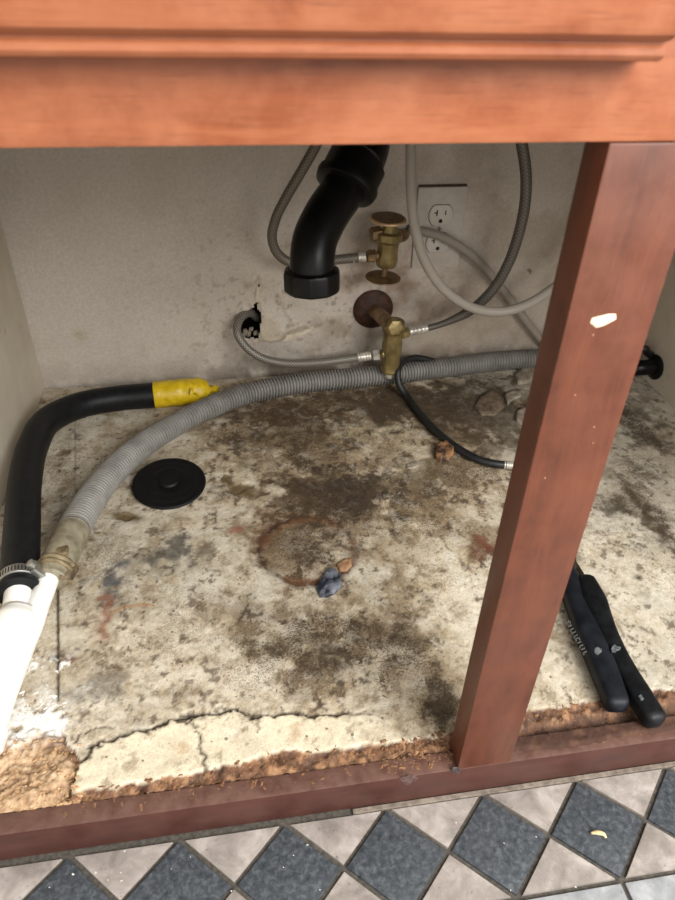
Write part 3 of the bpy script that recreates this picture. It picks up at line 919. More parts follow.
# swollen particle board in the front left corner, with white flakes
corner = Ws([(-120, 752), (-20, 742), (20, 736), (45, 728), (58, 726), (68, 738), (78, 752), (82, 764), (76, 782), (66, 800), (40, 830), (-150, 880)])
cm = in_poly(X + wx * .012, Y + wy * .012, corner).astype(float)
dc = seg_dist(X + wx * .012, Y + wy * .012, corner + corner[:1])
edge_in = cm * np.exp(-(dc / .007) ** 2) * sstep(W(30, 760)[0], W(66, 760)[0], X)
Zc = .0015 + (fbm(X, Y, 45, 5, 59) - .5) * .020 + (fbm(X, Y, 230, 3, 60, .8) - .5) * .0075 - edge_in * .008
frt = sstep(.0172, .024, Y)
Zc = Zc * frt - (1 - frt) * .003
Z = Z * (1 - cm) + Zc * cm
cc = np.ones(X.shape + (3,)) * np.array(lin((182, 150, 116)))
cc = lay(cc, N(150, 4, 61, .45, .62) * .9, (206, 178, 144))
cc = lay(cc, N(60, 4, 63, .5, .68) * .8, (156, 114, 76))
cc = lay(cc, N(220, 3, 64, .58, .70) * .5, (128, 90, 60))
cc = lay(cc, sstep(.4, 1.2, zn(fbm(X, Y, 230, 3, 60, .8))) * .45, (216, 184, 146))
cc = lay(cc, sstep(.5, 1.4, -zn(fbm(X, Y, 230, 3, 60, .8))) * .6, (120, 84, 54))
cc = lay(cc, edge_in * .8, (104, 66, 42))
col = col * (1 - cm[..., None]) + cc * cm[..., None]
whm = np.clip(1.5 * np.maximum(blob(40, 714, 30, 18, warp=1.2), blob(18, 728, 30, 14, warp=1.2)), 0, 1) * N(120, 4, 65, .34, .46)
whm = np.maximum(whm, blob(35, 695, 40, 8, warp=1.2) * N(160, 3, 66, .56, .62) * .8)
whm = np.maximum(whm, blob(50, 665, 26, 10, warp=1) * N(150, 3, 67, .62, .67))
col = lay(col, np.clip(whm * 1.3, 0, 1) * .97, (250, 248, 244)); Z += whm * .0012
mould *= (1 - cm) * (1 - whm)
mould = np.clip(np.maximum(mould, .10 * (1 - bare) * (1 - cm)), 0, 1)
V = np.stack([X, Y, Z], -1).reshape(-1, 3)
idx = np.arange(nx * ny).reshape(ny, nx)
q = np.stack([idx[:-1, :-1], idx[:-1, 1:], idx[1:, 1:], idx[1:, :-1]], -1).reshape(-1, 4)
fcol = np.concatenate([col, mould[..., None]], -1).reshape(-1, 4)
panel = obj('bottom_panel', grid_mesh('bottom_panel', V, q, fcol), attr_mat('stained_cabinet_floor', 0.72, 0.35, 260, 0.8), cab)
panel['label'] = 'stained cream floor panel with mould, rust ring and crumbling front edge'


def floor_z(x, y):
    i = int(np.clip((x - fx0) / (fx1 - fx0) * (nx - 1), 0, nx - 1)); j = int(np.clip((y - fy0) / (fy1 - fy0) * (ny - 1), 0, ny - 1))
    return float(Z[j, i])


# ================================================================== PLUMBING
def pts(l): return [P(s) for s in l]


# --- black rubber drain hose with yellow tape ------------------------------------
hp = pts([(19, 590, 'z', .052), (22, 530, 'z', .050), (25, 482, 'z', .046), (33, 446, 'z', .040), (49, 420, 'z', .032), (78, 406, 'z', .026), (112, 399, 'z', .022), (157, 395, 'z', .020)])
rh = thing('rubber_hose', 'thick black rubber hose bent along the left wall with yellow tape end', 'hose', (hp[3].x, hp[3].y, 0))
obj('hose_body', tube(hp, .0178, .004, 28), M['black_rubber'], rh)
tp = pts([(154, 395, 'z', .020), (175, 393, 'z', .020), (196, 391, 'z', .019), (206, 390, 'z', .017)])
nzt = random.Random(3)
ph = [nzt.uniform(0, 6.28) for _ in range(8)]
obj('tape_wrap', tube(tp, lambda s, L: .0192 + .0007 * math.sin(s * 420) * (s / L) - max(0, s / L - .8) * .012, .0015, 36,
                      bump=lambda s, a: .0004 * math.sin(3 * a + ph[0] + s * 300) * min(1, s / .02) + .0002 * math.sin(7 * a + s * 500 + ph[1])), M['yellow_tape'], rh)
# crumpled loose tape end
b = bmesh.new()
rows = []
e0, e1 = P((190, 384, 'z', .036)), P((219, 386, 'z', .014))
for i in range(9):
    u = i / 8; row = []
    for j in range(7):
        w = j / 6 - .5
        c = e0.lerp(e1, u)
        row.append(b.verts.new((c.x + nzt.uniform(-.0012, .0012), c.y - .004 + w * .030 * (1 - .5 * u), c.z + .004 * math.cos(w * 5) - .003 + .0032 * math.sin(i * 2.1 + j * 1.7) + nzt.uniform(-.001, .001))))
    rows.append(row)
for i in range(8):
    for j in range(6):
        b.faces.new((rows[i][j], rows[i][j + 1], rows[i + 1][j + 1], rows[i + 1][j]))
to = obj('tape_end', b, M['yellow_tape'], rh, True)
sm = to.modifiers.new('solid', 'SOLIDIFY'); sm.thickness = .0008


def worm_clamp(parent, c, axis, r, w, m, side):
    ax = Vector(axis).normalized()
    o = part('clamp_band', lathe([(r, -w / 2), (r + .0009, -w / 2 + .0006), (r + .0009, w / 2 - .0006), (r, w / 2)], c, ax, 40), m, parent)
    s = Vector(side); s = (s - ax * s.dot(ax)).normalized(); tn = ax.cross(s)
    b = bmesh.new(); bmesh.ops.create_cube(b, size=1)
    for v in b.verts:
        q_ = v.co; v.co = Vector(c) + ax * (q_.x * w * 1.2) + s * (r + .003 + q_.y * .006) + tn * (q_.z * .014)
    bevel(b, .001, 2)
    part('screw_housing', b, m, o)
    part('clamp_screw', lathe([(.0042, 0), (.0042, .005), (.003, .0058), (0, .0058)], Vector(c) + s * (r + .0035) + tn * .007, tn, 16), m, o)
    for k in range(10):   # pressed worm slots
        a = (k - 4.5) * .15 - 1.1 * (1 if (tn.z > 0) else -1) * -1
        dr = s * math.cos(a) + tn * math.sin(a)
        b = bmesh.new(); bmesh.ops.create_cube(b, size=1)
        t2 = ax.cross(dr)
        for v in b.verts:
            q_ = v.co; v.co = Vector(c) + dr * (r + .0010 + q_.y * .0004) + ax * (q_.x * w * .55) + t2 * (q_.z * .0009)
        obj('slot', b, M['slot'], o)
    return o


ca = (hp[0] - hp[1]).normalized()
cl = thing('hose_clamp', 'steel worm-drive clamp on the lower end of the black rubber hose', 'clamp', (hp[0].x, hp[0].y, 0), 'hose clamps')
cpos = hp[0] - ca * .010
worm_clamp(cl, cpos, ca, .0183, .011, M['steel'], np.array([1.0, -.05, .55]))
part('hose_lip', lathe([(.0125, -.002), (.0186, -.002), (.0196, .001), (.0190, .005), (.0125, .006)], hp[0] - ca * .001, ca, 36), M['black_rubber'], rh)

# --- white PVC wye --------------------------------------------------------------------
pv = thing('pvc_wye', 'white plastic pipe fitting with two branches at the left edge', 'pipe fitting', (P((5, 690, 'z', .03)).x, P((5, 690, 'z', .03)).y, 0))
a1 = pts([(19, 580, 'z', .052), (18, 598, 'z', .051), (14, 625, 'z', .048), (4, 660, 'z', .042)])
a2 = pts([(51, 570, 'z', .048), (45, 588, 'z', .048), (34, 614, 'z', .047), (11, 658, 'z', .042)])
bd = pts([(21, 612, 'z', .048), (15, 628, 'z', .046), (3, 657, 'z', .041), (-13, 694, 'z', .033), (-28, 732, 'z', .0275)])
obj('branch', tube(a1, .0122, .004, 28), M['pvc'], pv)
obj('branch', tube(a2, lambda s, L: .0098 + .0035 * sstep(.35, .8, s / L), .004, 28), M['pvc'], pv)
obj('body', tube(bd, lambda s, L: .0165 + .0045 * sstep(.0, .12, s / L) + .003 * s / L, .003, 36), M['pvc'], pv)
part('socket', lathe([(.0215, -.004), (.0262, -.004), (.0270, -.002), (.0270, .010), (.0255, .012), (.0215, .012)], bd[-1], (bd[-1] - bd[-2]), 40), M['pvc'], pv)

# --- grey corrugated drain hose ----------------------------------------------------------
gp = pts([(73, 531, 'z', .044), (90, 501, 'z', .035), (110, 475, 'z', .027), (134, 452, 'z', .021), (166, 430, 'z', .018), (200, 412, 'z', .0165), (236, 397, 'z', .016), (272, 388, 'z', .016),
          (312, 382, 'z', .0155), (352, 378, 'z', .0155), (400, 373, 'z', .0155), (450, 367, 'z', .0155), (500, 361, 'z', .0155), (545, 359, 'z', .0155), (590, 364, 'z', .0165), (622, 370, 'z', .020)])
gh = thing('corrugated_hose', 'long grey corrugated drain hose running along the back wall', 'hose', (gp[6].x, gp[6].y, 0))
PER = .0047
obj('hose_body', tube(gp, lambda s, L: .0138 + .0012 * (1 - min(1, s / .25)) + .0020 * max(-1, min(1, 2 * math.cos(s / PER * 6.28318))), PER / 8, 20), M['hose_grey'], gh)
gdir = (gp[0] - gp[1]).normalized()
cf = [gp[0] - gdir * .004, P((65, 548, 'z', .047)), P((57, 566, 'z', .048)), P((51, 580, 'z', .048))]
obj('cuff', tube(cf, lambda s, L: .0166 + .0001 * math.sin(s * 300) - .002 * sstep(.75, 1, s / L), .002, 28), M['cuff'], gh)
cl2 = thing('hose_clamp', 'tan spring clamp with a tab on the end of the grey corrugated hose', 'clamp', (cf[2].x, cf[2].y, 0), 'hose clamps')
cax = (cf[3] - cf[1]).normalized()
part('clamp_band', lathe([(.0152, -.005), (.0176, -.0055), (.0186, -.003), (.0172, 0), (.0186, .003), (.0176, .0055), (.0150, .005)], cf[2] + cax * .006, cax, 36,
                         facet=lambda a: 1 + .02 * math.sin(5 * a)), M['clamp_tan'], cl2)
tb = P((70, 571, 'z', .050))
b = bmesh.new(); bmesh.ops.create_cube(b, size=1)
for v in b.verts: v.co = tb + Vector((v.co.x * .010 + v.co.y * .004, v.co.y * .019 * (1.2 if v.co.x < 0 else .8), v.co.z * .006 - v.co.x * .006))
bevel(b, .0018, 2)
part('clamp_tab', b, M['clamp_dark'], cl2)
b = bmesh.new(); bmesh.ops.create_cube(b, size=1)
tb2 = P((60, 552, 'z', .062))
for v in b.verts: v.co = tb2 + Vector((v.co.x * .016, v.co.y * .010, v.co.z * .006 + v.co.x * .003))
bevel(b, .0018, 2)
part('clamp_ear', b, M['clamp_tan'], cl2)

# --- black pipe and flange in the right wall -----------------------------------------------
fc = at_x(656, 367, XR - .0005)
bp = thing('wall_sleeve', 'black flanged pipe sleeve passing through the right cabinet wall', 'pipe', (XR - .03, fc.y, 0))
part('flange', lathe([(.0105, 0), (.0185, 0), (.0195, .0012), (.0195, .004), (.017, .0055), (.0105, .006)], (XR, fc.y, fc.z), (-1, 0, 0), 32), M['black_abs'], bp)
obj('pipe', tube([Vector((XR - .001, fc.y, fc.z)), Vector((XR - .03, fc.y + .002, fc.z - .001)), gp[-1]], .0118, .004, 24), M['black_abs'], bp)
lp = at_x(651, 352, XR - .012)
bc = obj('cable_loop', tube([Vector((XR - .002, lp.y + .01, lp.z - .012)), lp + Vector((-.004, .004, -.002)), lp + Vector((-.012, 0, .006)), lp + Vector((-.026, .006, .002)), lp + Vector((-.05, .02, -.015))], .0058, .002, 16), M['black_cord'])
tag(bc, 'short black cable above the pipe sleeve at the right wall', 'cable')

# --- black drain pipe above -----------------------------------------------------------------
dp = thing('drain_pipe', 'black plastic drain elbow hanging open with a slip nut below', 'pipe', (P((311, 285, 'y', .40)).x, .40, 0.2))
d0 = P((361, 155, 'y', .475)); d1 = P((344, 189, 'y', .452)); d2 = P((327, 214, 'y', .43)); d3 = P((315, 240, 'y', .412)); d4 = P((312, 264, 'y', .402)); d5 = P((311, 292, 'y', .397))
obj('pipe', tube([d0, d1, d2, d3, d4, d5], .0232, .003, 32), M['black_abs'], dp)
hub_ax = (d1 - d0).normalized()
wallpt = Vector((d0.x + .012, YB - .001, d0.z + .016))
obj('elbow', tube([wallpt, wallpt + Vector((0, -.09, -.004)), d0 + Vector((.008, .045, .010)), d0 + Vector((.005, .016, .007)), d0 + hub_ax * .012], .0285, .003, 32), M['black_abs'], dp)
part('hub_collar', lathe([(.0215, -.020), (.0275, -.020), (.0312, -.017), (.0312, .004), (.0334, .005), (.0340, .010), (.0326, .015), (.0295, .0165), (.0215, .0165)], d0.lerp(d1, .62), hub_ax, 40,
                         facet=lambda a: 1 + .012 * math.sin(9 * a) + .01 * math.sin(4 * a)), M['black_abs'], dp)
nax = Vector((0.02, -.05, -1)).normalized()
NP = [(.0215, -.004), (.0260, -.004), (.0295, -.002), (.0305, .001), (.0305, .017), (.0288, .0195), (.0240, .0195), (.0225, .012), (.0, .012)]
part('slip_nut', lathe(NP, d4.lerp(d5, .28), nax, 72, facet=lambda a: hexr(a, 10) * (1 - .012 * (math.cos(10 * a) > .3))), M['black_abs'], dp, 25)
part('wall_collar', lathe([(.027, 0), (.052, 0), (.052, .003), (.040, .009), (.027, .010)], wallpt, (0, -1, 0), 40), M['receptacle'], dp)


def nut(parent, c, axis, r, h, m, name='nut', n=6):
    ax = Vector(axis).normalized()
    return part(name, lathe([(r * .55, -h / 2), (r * .85, -h / 2), (r, -h / 2 + .001), (r, h / 2 - .001), (r * .85, h / 2), (r * .55, h / 2)], c, ax, 48, facet=lambda a: hexr(a, n)), m, parent, 25)


def ferrule(parent, a, b_, r, m, name='ferrule'):
    L = (b_ - a).length
    prof = [(r * .6, 0)]
    k = 5
    for i in range(k):
        h0, h1 = L * i / k, L * (i + 1) / k
        prof += [(r * .86, h0 + .0002), (r, h0 + L / k * .3), (r, h0 + L / k * .7), (r * .86, h1 - .0002)]
    prof += [(r * .6, L)]
    return part(name, lathe(prof, a, b_ - a, 24), m, parent)


# --- lower stop valve ----------------------------------------------------------------------
lv = thing('stop_valve', 'lower brass stop valve with round rusty wall plate', 'valve', (P((390, 350, 'y', .60)).x, .60, .05), 'brass stop valves')
ec = P((373, 309, 'y', YB - .001))
part('wall_plate', lathe([(.008, .010), (.012, .010), (.020, .008), (.028, .004), (.0305, .0015), (.0305, 0)][::-1], ec, (0, -1, 0), 44), M['rust'], lv)
VB = .594
vt, vbm = P((394, 322, 'y', VB)), P((390, 371, 'y', VB))
vax = (vt - vbm).normalized()
obj('inlet_stub', tube([ec + Vector((0, -.002, 0)), ec.lerp(P((388, 322, 'y', VB)), .5), P((391, 326, 'y', VB))], .0105, .003, 20), M['copper'], lv)
Lb = (vt - vbm).length
part('valve_body', lathe([(.006, 0), (.0104, 0), (.0112, .003), (.0106, .006), (.0108, Lb * .35), (.0116, Lb * .42), (.0118, Lb * .58), (.0110, Lb * .66), (.0110, Lb * .8), (.0122, Lb * .82), (.0130, Lb * .86), (.0130, Lb * .98), (.0118, Lb * 1.02), (.005, Lb * 1.02), (.004, Lb * .96), (0, Lb * .96)],
                         vbm, vax, 40, facet=lambda a: (hexr(a, 8) * .5 + .5) * 1.28), M['brass'], lv, 25)
part('packing_nut', lathe([(.006, -.004), (.0135, -.004), (.0145, -.002), (.0145, .004), (.011, .008), (.006, .009)], P((394, 327, 'y', VB - .010)), (0.1, -1, .25), 40, facet=lambda a: hexr(a, 6)), M['brass'], lv, 25)
part('bleed_cap', lathe([(.004, 0), (.0078, 0), (.0082, .002), (.0078, .008), (.005, .0105), (0, .011)], vbm - vax * .001, -vax, 24), M['chrome'], lv)
ln_ = P((376, 355, 'y', VB)); rn_ = P((405, 333, 'y', VB))
obj('outlet_arm', tube([P((391, 353, 'y', VB)), P((381, 354, 'y', VB))], .0070, .002, 18), M['brass'], lv)
obj('outlet_arm', tube([P((392, 336, 'y', VB)), P((402, 334, 'y', VB))], .0062, .002, 18), M['brass'], lv)

# hose from the lower valve into the hole
h1 = thing('supply_hose', 'steel braided supply hose curling from the lower valve into the wall hole', 'hose', (P((300, 362, 'y', .61)).x, .61, .01), 'thin braided supply hoses')
lp_ = pts([(368, 356, 'y', .600), (340, 360, 'y', .603), (312, 363, 'y', .606), (284, 363, 'y', .610), (262, 358, 'y', .614), (246, 347, 'y', .620), (237, 332, 'y', .630), (240, 319, 'y', .645), (249, 313, 'y', .665), (257, 318, 'y', .690)])
obj('hose_body', tube(lp_, .0060, .003, 18), M['braid_light'], h1)
nut(h1, P((376, 355, 'y', .600)), (1, 0, 0.04), .0082, .011, M['chrome'])
ferrule(h1, P((371, 355.6, 'y', .600)), P((357, 357.6, 'y', .6005)), .0070, M['chrome'])

# hose from the lower valve up and out on the right
h2 = thing('supply_hose', 'dark braided supply hose curving up right of the outlet', 'hose', (P((500, 280, 'y', .59)).x, .59, .1), 'thin braided supply hoses')
rp_ = pts([(410, 331, 'y', .600), (432, 327, 'y', .598), (452, 320, 'y', .594), (474, 308, 'y', .588), (494, 288, 'y', .582), (509, 262, 'y', .576), (519, 233, 'y', .572), (525, 203, 'y', .570), (526, 175, 'y', .570), (522, 145, 'y', .570), (514, 108, 'y', .572), (500, 60, 'y', .575)])
obj('hose_body', tube(rp_, lambda s, L: .0046 + .0026 * sstep(.10, .22, s / L), .003, 18), M['braid_dark'], h2)
nut(h2, P((405, 333, 'y', .600)), (1, 0, .15), .0086, .010, M['brass'])
ferrule(h2, P((409, 331.6, 'y', .600)), P((428, 328, 'y', .5985)), .0062, M['chrome'])

# --- upper stop valve -----------------------------------------------------------------------
uv_ = thing('stop_valve', 'upper brass stop valve with an oval handle beside the outlet', 'valve', (P((388, 240, 'y', .60)).x, .60, .2), 'brass stop valves')
ht = P((388, 219, 'y', .600)); ub = P((386, 266, 'y', .600)); us = P((390, 227, 'y', .600))
hh = lathe([(0, .0034), (.008, .0033), (.017, .0030), (.0225, .0018), (.0236, .0004), (.0232, -.0008), (.0210, -.0014), (.010, -.0014), (0, -.0014)], ht, (0.02, -.06, 1), 44)
part('handle', hh, M['brass_dull'], uv_)
part('handle_rim', lathe([(.0226, -.0016), (.0240, -.0014), (.0245, -.0002), (.0240, .0012), (.0228, .0020)], ht, (0.02, -.06, 1), 44), M['brass_rim'], uv_)
uax = (us - ub).normalized(); Lu = (us - ub).length
part('valve_body', lathe([(.005, 0), (.0085, 0), (.0098, .004), (.0102, .010), (.0094, Lu * .4), (.0100, Lu * .62), (.0125, Lu * .70), (.0125, Lu * .86), (.008, Lu * .90), (.006, Lu * 1.08), (.003, Lu * 1.1)], ub, uax, 40, facet=lambda a: (hexr(a, 8) * .6 + .4) * 1.5), M['brass'], uv_, 25)
obj('inlet_stub', tube([P((390, 238, 'y', .603)), P((402, 236, 'y', .625)), P((404, 234, 'y', YB - .001))], .0080, .003, 18), M['brass_dull'], uv_)
nut(uv_, P((376, 234, 'y', .602)), (1, .1, .1), .0098, .014, M['brass_dull'], 'packing_nut')
obj('outlet_arm', tube([P((388, 254, 'y', .600)), P((374, 256, 'y', .600))], .0062, .002, 18), M['brass_dull'], uv_)
pd = P((383, 277, 'y', .600))
part('lower_disc', lathe([(0, .002), (.008, .002), (.018, .0010), (.0240, 0), (.0245, -.0010), (.0235, -.0018), (0, -.0014)], pd, (0.03, -.04, 1), 44), M['brass_dull'], uv_)
obj('stem', tube([ub + uax * .001, pd], .0042, .002, 14), M['brass_dull'], uv_)
h3 = thing('supply_hose', 'grey supply hose looping behind the black drain pipe to the upper valve', 'hose', (P((280, 240, 'y', .60)).x, .60, .15), 'thin braided supply hoses')
up_ = pts([(358, 257.5, 'y', .600), (335, 260, 'y', .603), (312, 263, 'y', .606), (292, 263, 'y', .608), (278, 254, 'y', .607), (272, 238, 'y', .604), (276, 218, 'y', .600), (287, 196, 'y', .595), (301, 172, 'y', .590), (316, 145, 'y', .585), (330, 112, 'y', .58), (342, 70, 'y', .575)])
obj('hose_body', tube(up_, .0064, .003, 18), M['braid'], h3)
nut(h3, P((371, 256, 'y', .600)), (1, 0, 0.03), .0088, .012, M['brass_dull'])
ferrule(h3, P((366, 256.6, 'y', .600)), P((352, 258.2, 'y', .601)), .0066, M['chrome'])

# --- cloudy tubes ------------------------------------------------------------------------------
ct = obj('plastic_tube', tube(pts([(409, 60, 'y', .575), (411, 105, 'y', .57), (411, 145, 'y', .568), (411, 185, 'y', .566), (414, 222, 'y', .564), (422, 254, 'y', .562), (436, 280, 'y', .560), (456, 299, 'y', .558), (480, 310, 'y', .556), (506, 311, 'y', .553), (530, 303, 'y', .550), (552, 289, 'y', .547), (580, 266, 'y', .545), (604, 236, 'y', .545), (622, 195, 'y', .55)]), .0066, .003, 20), M['clear'])
tag(ct, 'thick cloudy plastic tube hanging in a U-shaped loop before the outlet', 'tube', 'cloudy plastic tubes')
ct2 = obj('plastic_tube', tube(pts([(409, 229, 'y', YB - .004), (420, 231, 'y', .648), (440, 236, 'y', .642), (462, 248, 'y', .642), (484, 267, 'y', .642), (504, 291, 'y', .643), (522, 315, 'y', .644), (540, 338, 'y', .645), (556, 352, 'y', .645)]), .0062, .003, 18), M['clear2'])
tag(ct2, 'thin cloudy plastic tube slanting down across the wall outlet', 'tube', 'cloudy plastic tubes')

# --- outlet ---------------------------------------------------------------------------------------
oc = P((437, 227, 'y', YB))
OX, OZ = .300, .2225
ou = thing('wall_outlet', 'painted duplex wall outlet on the back wall', 'outlet', (OX, YB, OZ - .057))
b = box(OX - .035, OX + .035, YB - .0062, YB - .0005, OZ - .057, OZ + .057)
bevel(b, .0022, 2, [e for e in b.edges if min(v.co.y for v in e.verts) < YB - .006])
part('cover_plate', b, M['wallplate'], ou)
for cz in (OZ + .0195, OZ - .0195):
    cx_ = OX
    b = bmesh.new()
    R_ = .0172; vs0 = []; vs1 = []; vs2 = []
    for k in range(48):
        a = k / 48 * 2 * math.pi
        x, z = R_ * math.cos(a), max(-.0140, min(.0140, R_ * math.sin(a)))
        vs0.append(b.verts.new((cx_ + x, YB - .0060, cz + z))); vs1.append(b.verts.new((cx_ + x, YB - .0078, cz + z))); vs2.append(b.verts.new((cx_ + x * .95, YB - .0084, cz + z * .95)))
    for k in range(48):
        j = (k + 1) % 48
        b.faces.new((vs0[k], vs0[j], vs1[j], vs1[k])); b.faces.new((vs1[k], vs1[j], vs2[j], vs2[k]))
    b.faces.new(vs2)
    rc = part('receptacle', b, M['receptacle'], ou)
    b = bmesh.new()
    gv = []
    for q_, yy in ((R_ * .99, YB - .00635), (R_ + .0007, YB - .00635)):
        gv.append([b.verts.new((cx_ + q_ * math.cos(k / 48 * 6.28319), yy, cz + max(-q_ * .815, min(q_ * .815, q_ * math.sin(k / 48 * 6.28319))))) for k in range(48)])
    for k in range(48):
        j = (k + 1) % 48
        b.faces.new((gv[0][k], gv[0][j], gv[1][j], gv[1][k]))
    obj('surround_gap', b, M['slot'], rc)
    for dx, w, h_ in ((-.0062, .0018, .0078), (.0062, .0016, .0064)):
        obj('slot', box(cx_ + dx - w / 2, cx_ + dx + w / 2, YB - .0087, YB - .0080, cz + .0035 - h_ / 2, cz + .0035 + h_ / 2), M['slot'], rc)
    obj('slot', box(cx_ - .0100, cx_ - .0062, YB - .0087, YB - .0080, cz + .0028, cz + .0044), M['slot'], rc)
    obj('ground_hole', lathe([(.0027, 0), (.0027, .0006), (0, .0006)], (cx_, YB - .0081, cz - .0078), (0, -1, 0), 20), M['slot'], rc)
obj('plate_top_strip', box(OX - .034, OX + .034, YB - .0030, YB - .0008, OZ + .0571, OZ + .0592), M['rust'], ou)  # thin dark strip on the wall just over the plate
sc = part('plate_screw', lathe([(.0032, 0), (.003, .0012), (.0015, .0017), (0, .0017)], (OX, YB - .0061, OZ), (0, -1, 0), 20), M['chip_grey'], ou)
obj('screw_slot', box(OX - .0004, OX + .0004, YB - .0081, YB - .0076, OZ - .0027, OZ + .0027), M['slot'], sc)

# --- black cord on the floor -----------------------------------------------------------------------
kp = pts([(446, 366, 'z', .010), (432, 361, 'z', .027), (416, 358, 'z', .037), (404, 361, 'z', .039), (398, 370, 'z', .0375), (399, 384, 'z', .020), (407, 396, 'z', .007)] + [(x, y, 'z', .0062) for x, y in [(417, 410), (430, 425), (445, 439), (462, 451), (480, 460), (496, 464), (506, 465)]])
bk = thing('black_cord', 'thin black cord draped over the grey hose onto the floor panel', 'cord', (kp[9].x, kp[9].y, 0))
obj('cord_body', tube(kp, .0052, .003, 16), M['black_cord'], bk)
ferrule(bk, kp[-1] - (kp[-1] - kp[-2]).normalized() * .003, kp[-1] + (kp[-1] - kp[-2]).normalized() * .012, .0056, M['chrome'], 'metal_tip')

# --- rubber sink stopper ----------------------------------------------------------------------------
sx, sy = W(170, 488)
st = thing('sink_stopper', 'round black rubber sink stopper lying on the stained floor panel', 'stopper', (sx, sy, 0))
s0 = Vector((sx, sy, .0050))
tilt = (0.02, -.11, 1)
part('disc', lathe([(0, .0), (.038, .0), (.0425, .001), (.0438, .0028), (.0432, .0044), (.0405, .0050), (.0385, .0044), (.034, .0046), (.0325, .0054), (.030, .0048), (.0225, .0056), (.021, .0064), (.019, .0058), (0, .0062)], s0, tilt, 64), M['stopper_rubber'], st, 60)
part('knob', lathe([(.0125, .005), (.0125, .0075), (.0105, .0095), (.0085, .0092), (.004, .0090), (0, .0092)], s0, tilt, 40), M['stopper_rubber'], st, 40)

# --- long-handled pliers --------------------------------------------------------------------------
pl = thing('pliers', 'long pliers with black rubber handles lying behind the wooden post', 'pliers', (*W(610, 640), 0))


def grip(pxs, widths, hts, m, name, z0=.001, seg=20, flat=.55):
    """handle with a rounded rectangular section along a pixel line on the floor."""
    cs = [P((x, y, 'z', z0 + h)) for (x, y), h in zip(pxs, hts)]
    cc_, s_ = catmull(cs, .003)
    L = s_[-1]; Tn = np.gradient(cc_, axis=0); Tn /= np.linalg.norm(Tn, axis=1)[:, None]
    ks = np.linspace(0, L, len(widths))
    b = bmesh.new(); rings = []
    for i in range(len(cc_)):
        w = np.interp(s_[i], ks, widths); h = np.interp(s_[i], ks, hts)
        end = min(s_[i], L - s_[i]) / .008
        k = math.sqrt(max(0.0, 1 - (1 - min(1, end)) ** 2)) * .75 + .25
        side = Vector(np.cross(Tn[i], [0, 0, 1])).normalized(); upv = side.cross(Vector(Tn[i])).normalized()
        ring = []
        for j in range(seg):
            a = j / seg * 2 * math.pi
            ca_, sa_ = math.cos(a), math.sin(a)
            e = flat
            x = math.copysign(abs(ca_) ** e, ca_) * w / 2 * k; z = math.copysign(abs(sa_) ** e, sa_) * h * k
            ring.append(b.verts.new(Vector(cc_[i]) + side * x + upv * z))
        rings.append(ring)
    for i in range(len(rings) - 1):
        for j in range(seg):
            k = (j + 1) % seg
            b.faces.new((rings[i][j], rings[i][k], rings[i + 1][k], rings[i + 1][j]))
    b.faces.new(rings[0][::-1]); b.faces.new(rings[-1])
    return part(name, b, m, pl, 50)


g1 = grip([(561, 566), (578, 602), (596, 650), (611, 689), (619, 711)], [.022, .026, .028, .024, .020], [.009, .0095, .010, .010, .009], M['grip_flat'], 'handle')
g2 = grip([(583, 578), (592, 600), (608, 640), (628, 678), (647, 708), (658, 726)], [.018, .026, .021, .019, .020, .019], [.010, .011, .0105, .010, .010, .009], M['grip'], 'handle')
g2['label'] = 'rounder black handle nearest the right edge'
grip([(560, 548), (572, 566), (582, 582)], [.012, .012, .012], [.005, .005, .005], M['tool_steel'], 'shank')
grip([(540, 510), (550, 532), (561, 556), (568, 575)], [.016, .034, .036, .018], [.006, .007, .007, .006], M['tool_steel'], 'pivot_plate')
grip([(524, 470), (530, 488), (541, 512)], [.010, .018, .020], [.005, .006, .006], M['tool_steel'], 'jaw')
grip([(536, 466), (544, 486), (549, 512)], [.009, .016, .018], [.005, .006, .006], M['tool_steel'], 'jaw')
for (x, y), r_ in (((599, 652), 3.2), ((605, 637), 0)):
    pass
flake([P((x, y, 'z', .0212)) for x, y in [(594, 651), (595, 648), (598, 646.5), (600, 648), (602, 649), (601.5, 652), (600, 653), (598, 655), (595, 654)]], .0003, M['scuff'], 'scuff', g1, (0, 0, 1))
flake([P((x, y, 'z', .0226)) for x, y in [(611, 649), (612, 646), (615, 644), (617, 646), (621, 647), (620, 650), (617, 650.5), (615, 653), (612, 652)]], .0003, M['scuff'], 'scuff', g2, (0, 0, 1))
flake([P((x, y, 'z', .0212)) for x, y in [(638, 696), (641, 694), (644, 699), (641, 701)]], .0006, M['scuff'], 'scuff', g2, (0, 0, 1))
# worn moulded letters along the edge of the left handle (too worn to read)
def stroke(p, q_, w=.9):
    dx, dy = q_[0] - p[0], q_[1] - p[1]; L_ = math.hypot(dx, dy); ox, oy = -dy / L_ * w / 2, dx / L_ * w / 2
    return [(p[0] + ox, p[1] + oy), (q_[0] + ox, q_[1] + oy), (q_[0] - ox, q_[1] - oy), (p[0] - ox, p[1] - oy)]


